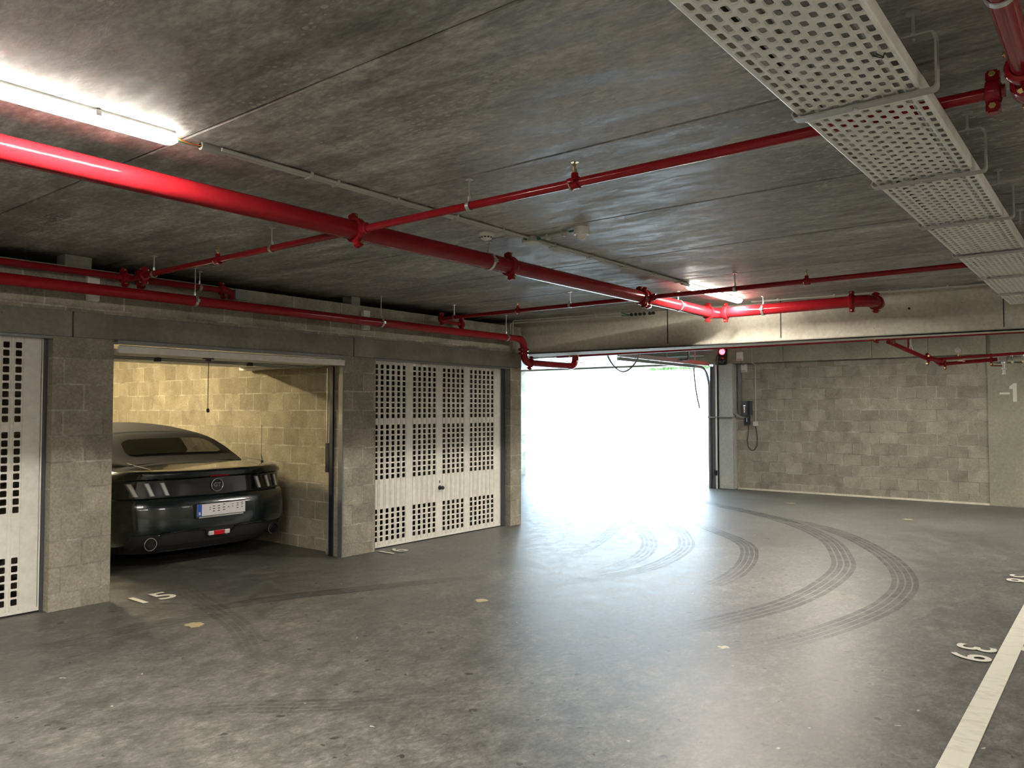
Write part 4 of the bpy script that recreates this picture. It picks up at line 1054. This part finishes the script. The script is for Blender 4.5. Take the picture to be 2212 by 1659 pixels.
# z, rear offset, half width, front offset
PROF = [(.17, .20, .80, .45), (.24, .09, .87, .30), (.32, .035, .915, .18), (.40, .0, .94, .10), (.50, .0, .952, .05), (.58, .008, .958, .03),
        (.655, .020, .958, .02), (.690, .045, .957, .03), (.705, .085, .956, .04), (.80, .080, .950, .10), (.865, .070, .935, .20), (.885, .035, .925, .28),
        (.930, .020, .895, .40), (.950, .032, .87, .50)]
def outline(W_, yr, yf, n=34):
    """plan outline of the body at one height"""
    out = []
    def xs(k): return math.sin((k/n-.5)*PI)
    for k in range(n+1):
        s = xs(k); a = abs(s); x = W_*s; y = yr + .085*a**2 + .42*(1-(1-a**5)**.42)
        out.append((x, y))
    for k in range(1, 12):
        t = k/12; y0_ = yr+.505; y1_ = LEN-yf-.62; out.append((W_*(1.0-.015*math.sin(t*PI)), y0_+(y1_-y0_)*t))
    for k in range(n+1):
        s = -xs(k); a = abs(s); out.append((W_*s, LEN-yf - .12*a**2 - .50*(1-(1-a**4)**.45)))
    for k in range(1, 12):
        t = 1-k/12; y0_ = yr+.505; y1_ = LEN-yf-.62; out.append((-W_*(1.0-.015*math.sin(t*PI)), y0_+(y1_-y0_)*t))
    return out
bm = B(); prev = None; bot = None
zz = [.17, .20, .24, .28, .32, .36, .40, .45, .50, .55, .60, .655, .675, .690, .70, .705, .72, .76, .80, .84, .865, .875, .885, .90, .92, .935, .945, .950]
for z in zz:
    yr, W_, yf = interp(PROF, z); R = [bm.verts.new((x, y, z)) for x, y in outline(W_, yr, yf)]
    if prev: skin(bm, prev, R)
    else: bm.faces.new(R[::-1])
    prev = R
# deck: rings drawn inward, rising to the base of the soft top
yr, W_, yf = interp(PROF, .95); o0 = outline(W_, yr, yf)
for ins, dz in ((.02, .006), (.07, .011), (.16, .022), (.30, .038), (.45, .05), (.62, .058)):
    pts = []
    for x, y in o0:
        kx = (W_-ins)/W_; yc = LEN/2; ky = (LEN/2-ins*1.2)/(LEN/2); yy = yc+(y-yc)*ky
        fr = max(0, (yy-2.9)/1.8); pts.append((x*kx, yy, .95+dz-.11*fr))
    R = [bm.verts.new(p) for p in pts]; skin(bm, prev, R); prev = R
bm.faces.new(prev)
body = obj('body', bm, M['car'], car, .55)
# wheel wells
for sx in (-1, 1):
    for wy in (1.02, 3.74):
        cb = B(); cyl(cb, (sx*.70, wy, .335), (sx*1.2, wy, .335), .375, 40); cut = obj('cutter', cb, M['dark'])
        cut.location = (CX, CY, 0); md = body.modifiers.new('arch', 'BOOLEAN'); md.operation = 'DIFFERENCE'; md.object = cut; md.solver = 'EXACT'
        bpy.context.view_layer.update()
        me = bpy.data.meshes.new_from_object(body.evaluated_get(bpy.context.evaluated_depsgraph_get()))
        body.modifiers.clear(); body.data = me; bpy.data.objects.remove(cut)
for sx in (-1, 1):
    for wy in (1.02, 3.74):
        w = B(); c0 = Vector((sx*.80, wy, .335)); ax = Vector((sx, 0, 0))
        lathe(w, c0, [(.20, -.115), (.30, -.12), (.327, -.105), (.334, -.08), (.334, .08), (.327, .105), (.30, .12), (.235, .115), (.228, .10), (.20, .10), (.20, -.115)], 40, ax)
        wh = obj('wheel', w, M['rubber'], car, .6)
        w = B()
        lathe(w, c0, [(.228, .10), (.222, .108), (.215, .07), (.20, .05), (.05, .06), (.045, .085), (0, .085)], 32, ax)
        for k in range(5):
            a = 2*PI*k/5; u = Vector((0, math.cos(a), math.sin(a))); vv = Vector((0, -math.sin(a), math.cos(a)))
            q = [w.verts.new(c0 + ax*h + u*rr + vv*ww) for h, rr, ww in ((.095, .04, -.025), (.095, .04, .025), (.105, .22, .035), (.105, .22, -.035))]
            w.faces.new(q)
        obj('rim', w, M['frame_lt'], wh)
# rear surface at (x, z): y of the body there
def rear_y(x, z):
    yr, W_, yf = interp(PROF, z); a = min(.9995, abs(x)/W_); return yr + .085*a**2 + .42*(1-(1-a**5)**.42)
def patch(bm, poly_fn, u0, u1, v0, v1, off, nu=24, nv=4, th=.01):
    """curved plate following the rear; poly_fn(u,v)->(x,z)"""
    G = []; Hh = []
    for j in range(nv+1):
        for i in range(nu+1):
            x, z = poly_fn(u0+(u1-u0)*i/nu, v0+(v1-v0)*j/nv); y = rear_y(x, z)
            G.append(bm.verts.new((x, y-off, z))); Hh.append(bm.verts.new((x, y-off+th, z)))
    w = nu+1
    for j in range(nv):
        for i in range(nu):
            a, b, c, d = j*w+i, j*w+i+1, (j+1)*w+i+1, (j+1)*w+i
            bm.faces.new((G[a], G[b], G[c], G[d])); bm.faces.new((Hh[d], Hh[c], Hh[b], Hh[a]))
    border = [i for i in range(w)] + [j*w+nu for j in range(1, nv+1)] + [nv*w+i for i in range(nu-1, -1, -1)] + [j*w for j in range(nv-1, 0, -1)]
    for k in range(len(border)):
        a, b = border[k], border[(k+1) % len(border)]; bm.faces.new((G[a], Hh[a], Hh[b], G[b]))
def lerp2(u, v, ztop=.868, zbot=.712, W_=.80): 
    t = abs(u)/W_; return (u, zbot+.008*t + (ztop-.012*t-zbot-.008*t)*v)
bm = B(); patch(bm, lerp2, -.80, .80, 0, 1, .004, 40, 5); obj('rear_panel', bm, M['gloss'], car, .6)
# three upright light bars a side
for sx in (-1, 1):
    for k, x0 in enumerate((.755, .625, .495)):
        xb = sx*x0 - .028 if sx < 0 else x0-.02
        bm = B(); patch(bm, lambda u, v: (xb + u - .055*(v-.5), .722+.125*v), -.022, .022, 0, 1, .020, 3, 5, .03); lt = obj('tail_light', bm, M['frame_lt'], car, .5)
        bm = B(); patch(bm, lambda u, v: (xb + u - .055*(v-.5), .726+.117*v), -.013, .013, 0, 1, .024, 3, 5, .03); obj('lens', bm, M['lens_white'], lt, .5)
# badge
bm = B(); yb_ = rear_y(0, .79)-.004
tube(bm, [(.062*math.cos(a), yb_-.012, .79+.062*math.sin(a)) for a in [2*PI*i/36 for i in range(37)]], .005, 8); bd = obj('badge', bm, M['chrome'], car, .8)
bm = B(); cyl(bm, (0, yb_, .79), (0, yb_-.010, .79), .060, 36); obj('badge_disc', bm, M['gloss'], bd)
text_mesh('badge_letters', 'GT', .055, M['frame_lt'], basis((1, 0, 0), (0, 0, 1), (0, yb_-.012, .79)), bd, .002, .01)
# spoiler lip and brake light
bm = B(); patch(bm, lambda u, v: (u, .893+.050*v - .02*(abs(u)/.86)**3), -.84, .84, 0, 1, .018, 40, 4, .05); obj('spoiler', bm, M['car'], car, .8)
bm = B(); patch(bm, lambda u, v: (u, .880+.012*v), -.10, .10, 0, 1, .020, 8, 1, .01); obj('brake_light', bm, M['lens_red'], car)
# trunk and bumper seams
bm = B()
patch(bm, lambda u, v: (u, .700+.004*v), -.93, .93, 0, 1, .0015, 50, 1, .004); obj('panel_gap', bm, M['black'], car)
# plate
py = rear_y(0, .56)-.012
bm = B(); box(bm, -.268, .268, py-.012, py+.03, .485, .625, .004); obj('plate_holder', bm, M['black'], car)
pl = B(); box(pl, -.26, .26, py-.017, py-.012, .507, .620, .002); plate = obj('license_plate', pl, M['plate'], car)
bm = B(); box(bm, -.259, -.212, py-.0185, py-.0165, .508, .619); obj('blue_band', bm, M['plate_blue'], plate)
text_mesh('band_letter', 'B', .04, M['plate'], basis((1, 0, 0), (0, 0, 1), (-.235, py-.0192, .532)), plate, .0004, .02)
bm = B()
def dash(x, z, w=.022, h=.007): box(bm, x-w/2, x+w/2, py-.0182, py-.0168, z-h/2, z+h/2)
for x, zs, w in ((-.125, (.585, .565), .012), (-.085, (.594, .570, .546), .024), (-.032, (.594, .570, .546), .024), (.022, (.603, .574, .550), .022), (.072, (.573,), .016), (.118, (.597, .575), .010), (.172, (.600, .580, .554), .020), (.222, (.603, .585, .562), .018)):
    for z in zs: dash(x, z, w)
obj('plate_marks', bm, M['black'], plate)
bm = B(); box(bm, -.24, .24, py-.0165, py-.012, .488, .503, .001); obj('holder_rim', bm, M['chrome'], car)
# crease lines and lower diffuser
bm = B(); patch(bm, lambda u, v: (u, .470+.006*v+.01*abs(u)), -.86, .86, 0, 1, .004, 40, 1, .01); obj('crease', bm, M['car'], car, .8)
bm = B(); patch(bm, lambda u, v: (u, .185+.20*v + (.0 if abs(u) < .5 else -.02)), -.80, .80, 0, 1, .006, 40, 5, .02); dfu = obj('diffuser', bm, M['rubber'], car, .5)
for sx in (-1, 1):
    bm = B(); ps = [(sx*.62, .345), (sx*.56, .372), (sx*.22, .382), (sx*.16, .372), (sx*.115, .300), (0, .292)]
    tube(bm, [(x, rear_y(x, z)-.014, z) for x, z in ps], .0065, 8); obj('diffuser_trim', bm, M['gloss'], dfu, .8)
bm = B(); box(bm, -.055, .055, rear_y(0, .33)-.022, rear_y(0, .33)+.02, .305, .350, .005); obj('fog_lamp', bm, M['lens_red'], car)
bm = B()
for sx in (-1, 1): box(bm, sx*.085-.028, sx*.085+.028, rear_y(.08, .33)-.020, rear_y(.08, .33)+.02, .307, .348, .005)
obj('reversing_lamp', bm, M['lens_white'], car)
for sx in (-1, 1):
    xe = sx*.66; bm = B(); ye = rear_y(xe, .30)
    lathe(bm, (xe, ye+.10, .285), [(.045, 0), (.050, .02), (.058, .15), (.060, .156), (.054, .156), (.050, .14), (.044, .02), (0, .02)], 28, (0, -1, 0)); obj('exhaust_tip', bm, M['chrome'], car, .6)
# soft top
ROOF = [(.62, 1.000, .62), (.72, 1.03, .66), (.845, 1.082, .68), (.98, 1.152, .685), (1.11, 1.218, .685), (1.22, 1.268, .68), (1.30, 1.293, .675), (1.38, 1.307, .675), (1.60, 1.338, .675), (1.85, 1.364, .675), (2.10, 1.380, .675), (2.4, 1.388, .68), (2.75, 1.375, .67), (3.0, 1.350, .665)]
def roof_pt(y, s):
    h, w_ = interp(ROOF, y); a = abs(s)
    # s in -1..1 across; superellipse shoulders with tumblehome
    th = s*PI/2; cx_ = math.copysign(abs(math.sin(th))**.60, s); cz_ = math.cos(th)**.42 if a < 1 else 0
    z = .965 + (h-.965)*cz_; x = (w_+.13*(1-cz_)*min(1, (y-.6)*2))*cx_
    return Vector((x, y, z))
def soft(bm, y0, y1, s0, s1, ny, ns, off=0, close=False):
    G = []
    for j in range(ny+1):
        y = y0+(y1-y0)*j/ny; row = []
        for i in range(ns+1):
            s = s0+(s1-s0)*i/ns; p = roof_pt(y, s)
            nrm = (roof_pt(y, min(1, s+.01))-roof_pt(y, max(-1, s-.01))).cross(roof_pt(min(3, y+.01), s)-roof_pt(max(.62, y-.01), s))
            if nrm.length < 1e-9: nrm = Vector((0, 0, 1))
            nrm.normalize()
            if nrm.z < 0: nrm = -nrm
            row.append(bm.verts.new(p + nrm*off))
        G.append(row)
    for j in range(ny):
        for i in range(ns): bm.faces.new((G[j][i], G[j][i+1], G[j+1][i+1], G[j+1][i]))
    return G
bm = B(); soft(bm, .62, 3.0, -1, 1, 36, 48); obj('soft_top', bm, M['canvas'], car, .9)
bm = B()
G = []
for j in range(13):
    v = j/12; y = .835+.29*v; row = []
    hw_ = (.53-.06*v)*(1-.16*abs(2*v-1)**5)
    for i in range(25):
        x = (i/24*2-1)*hw_; w_ = interp(ROOF, y)[1]
        s = math.copysign(math.asin((abs(x)/w_)**(1/.60))/(PI/2), x); p = roof_pt(y, s); row.append(bm.verts.new(p + Vector((0, -.006, .006))))
    G.append(row)
for j in range(12):
    for i in range(24): bm.faces.new((G[j][i], G[j][i+1], G[j+1][i+1], G[j+1][i]))
obj('rear_window', bm, M['glass'], car, .9)
bm = B(); soft(bm, 1.33, 1.345, -.96, .96, 1, 40, .004); soft(bm, 2.2, 2.215, -.93, .93, 1, 40, .004); obj('seam', bm, M['black'], car)
bm = B()
ws = [[roof_pt(3.0, s)+Vector((0, 0, .003)) for s in [-.95+1.9*i/16 for i in range(17)]], [Vector((.70*(-.98+1.96*i/16), 3.62-.12*abs(-1+2*i/16)**2, .985)) for i in range(17)]]
rows_ = [[bm.verts.new(p) for p in r] for r in ws]
for i in range(16): bm.faces.new((rows_[0][i], rows_[0][i+1], rows_[1][i+1], rows_[1][i]))
obj('windscreen', bm, M['glass'], car, .9)
for sx in (-1, 1):
    bm = B(); cyl(bm, (sx*.86, 2.95, 1.0), (sx*.98, 2.95, 1.02), .02, 10); lathe(bm, (sx*1.02, 2.93, 1.03), [(0, -.06), (.06, -.04), (.075, 0), (.06, .04), (0, .06)], 16, (0, 1, 0)); obj('door_mirror', bm, M['car'], car, .8)
# deck lid seam
bm = B()
for sx in (-1, 1): tube(bm, [(sx*.66, .09, .975), (sx*.665, .20, .985), (sx*.66, .45, 1.004), (sx*.63, .62, 1.012)], .003, 6)
obj('lid_seam', bm, M['black'], car)
bm = B(); cyl(bm, (.80, .50, .955), (.80, .50, .985), .014, 12); cyl(bm, (.80, .50, .985), (.812, .53, 1.03), .006, 8); cyl(bm, (.812, .53, 1.03), (.86, .60, 1.365), .0028, 8); obj('antenna', bm, M['black'], car)

# ------------------------------------------------------------------ things of one piece need no Empty
bpy.context.view_layer.update()
for e in [o for o in COL.objects if o.type == 'EMPTY' and o.parent is None]:
    if len(e.children) == 1 and not e.children[0].children:
        c = e.children[0]; mw = c.matrix_world.copy(); nm = e.name; props = {k: e[k] for k in e.keys()}
        bpy.data.objects.remove(e); c.parent = None; c.matrix_world = mw; c.name = nm
        for k, v_ in props.items(): c[k] = v_
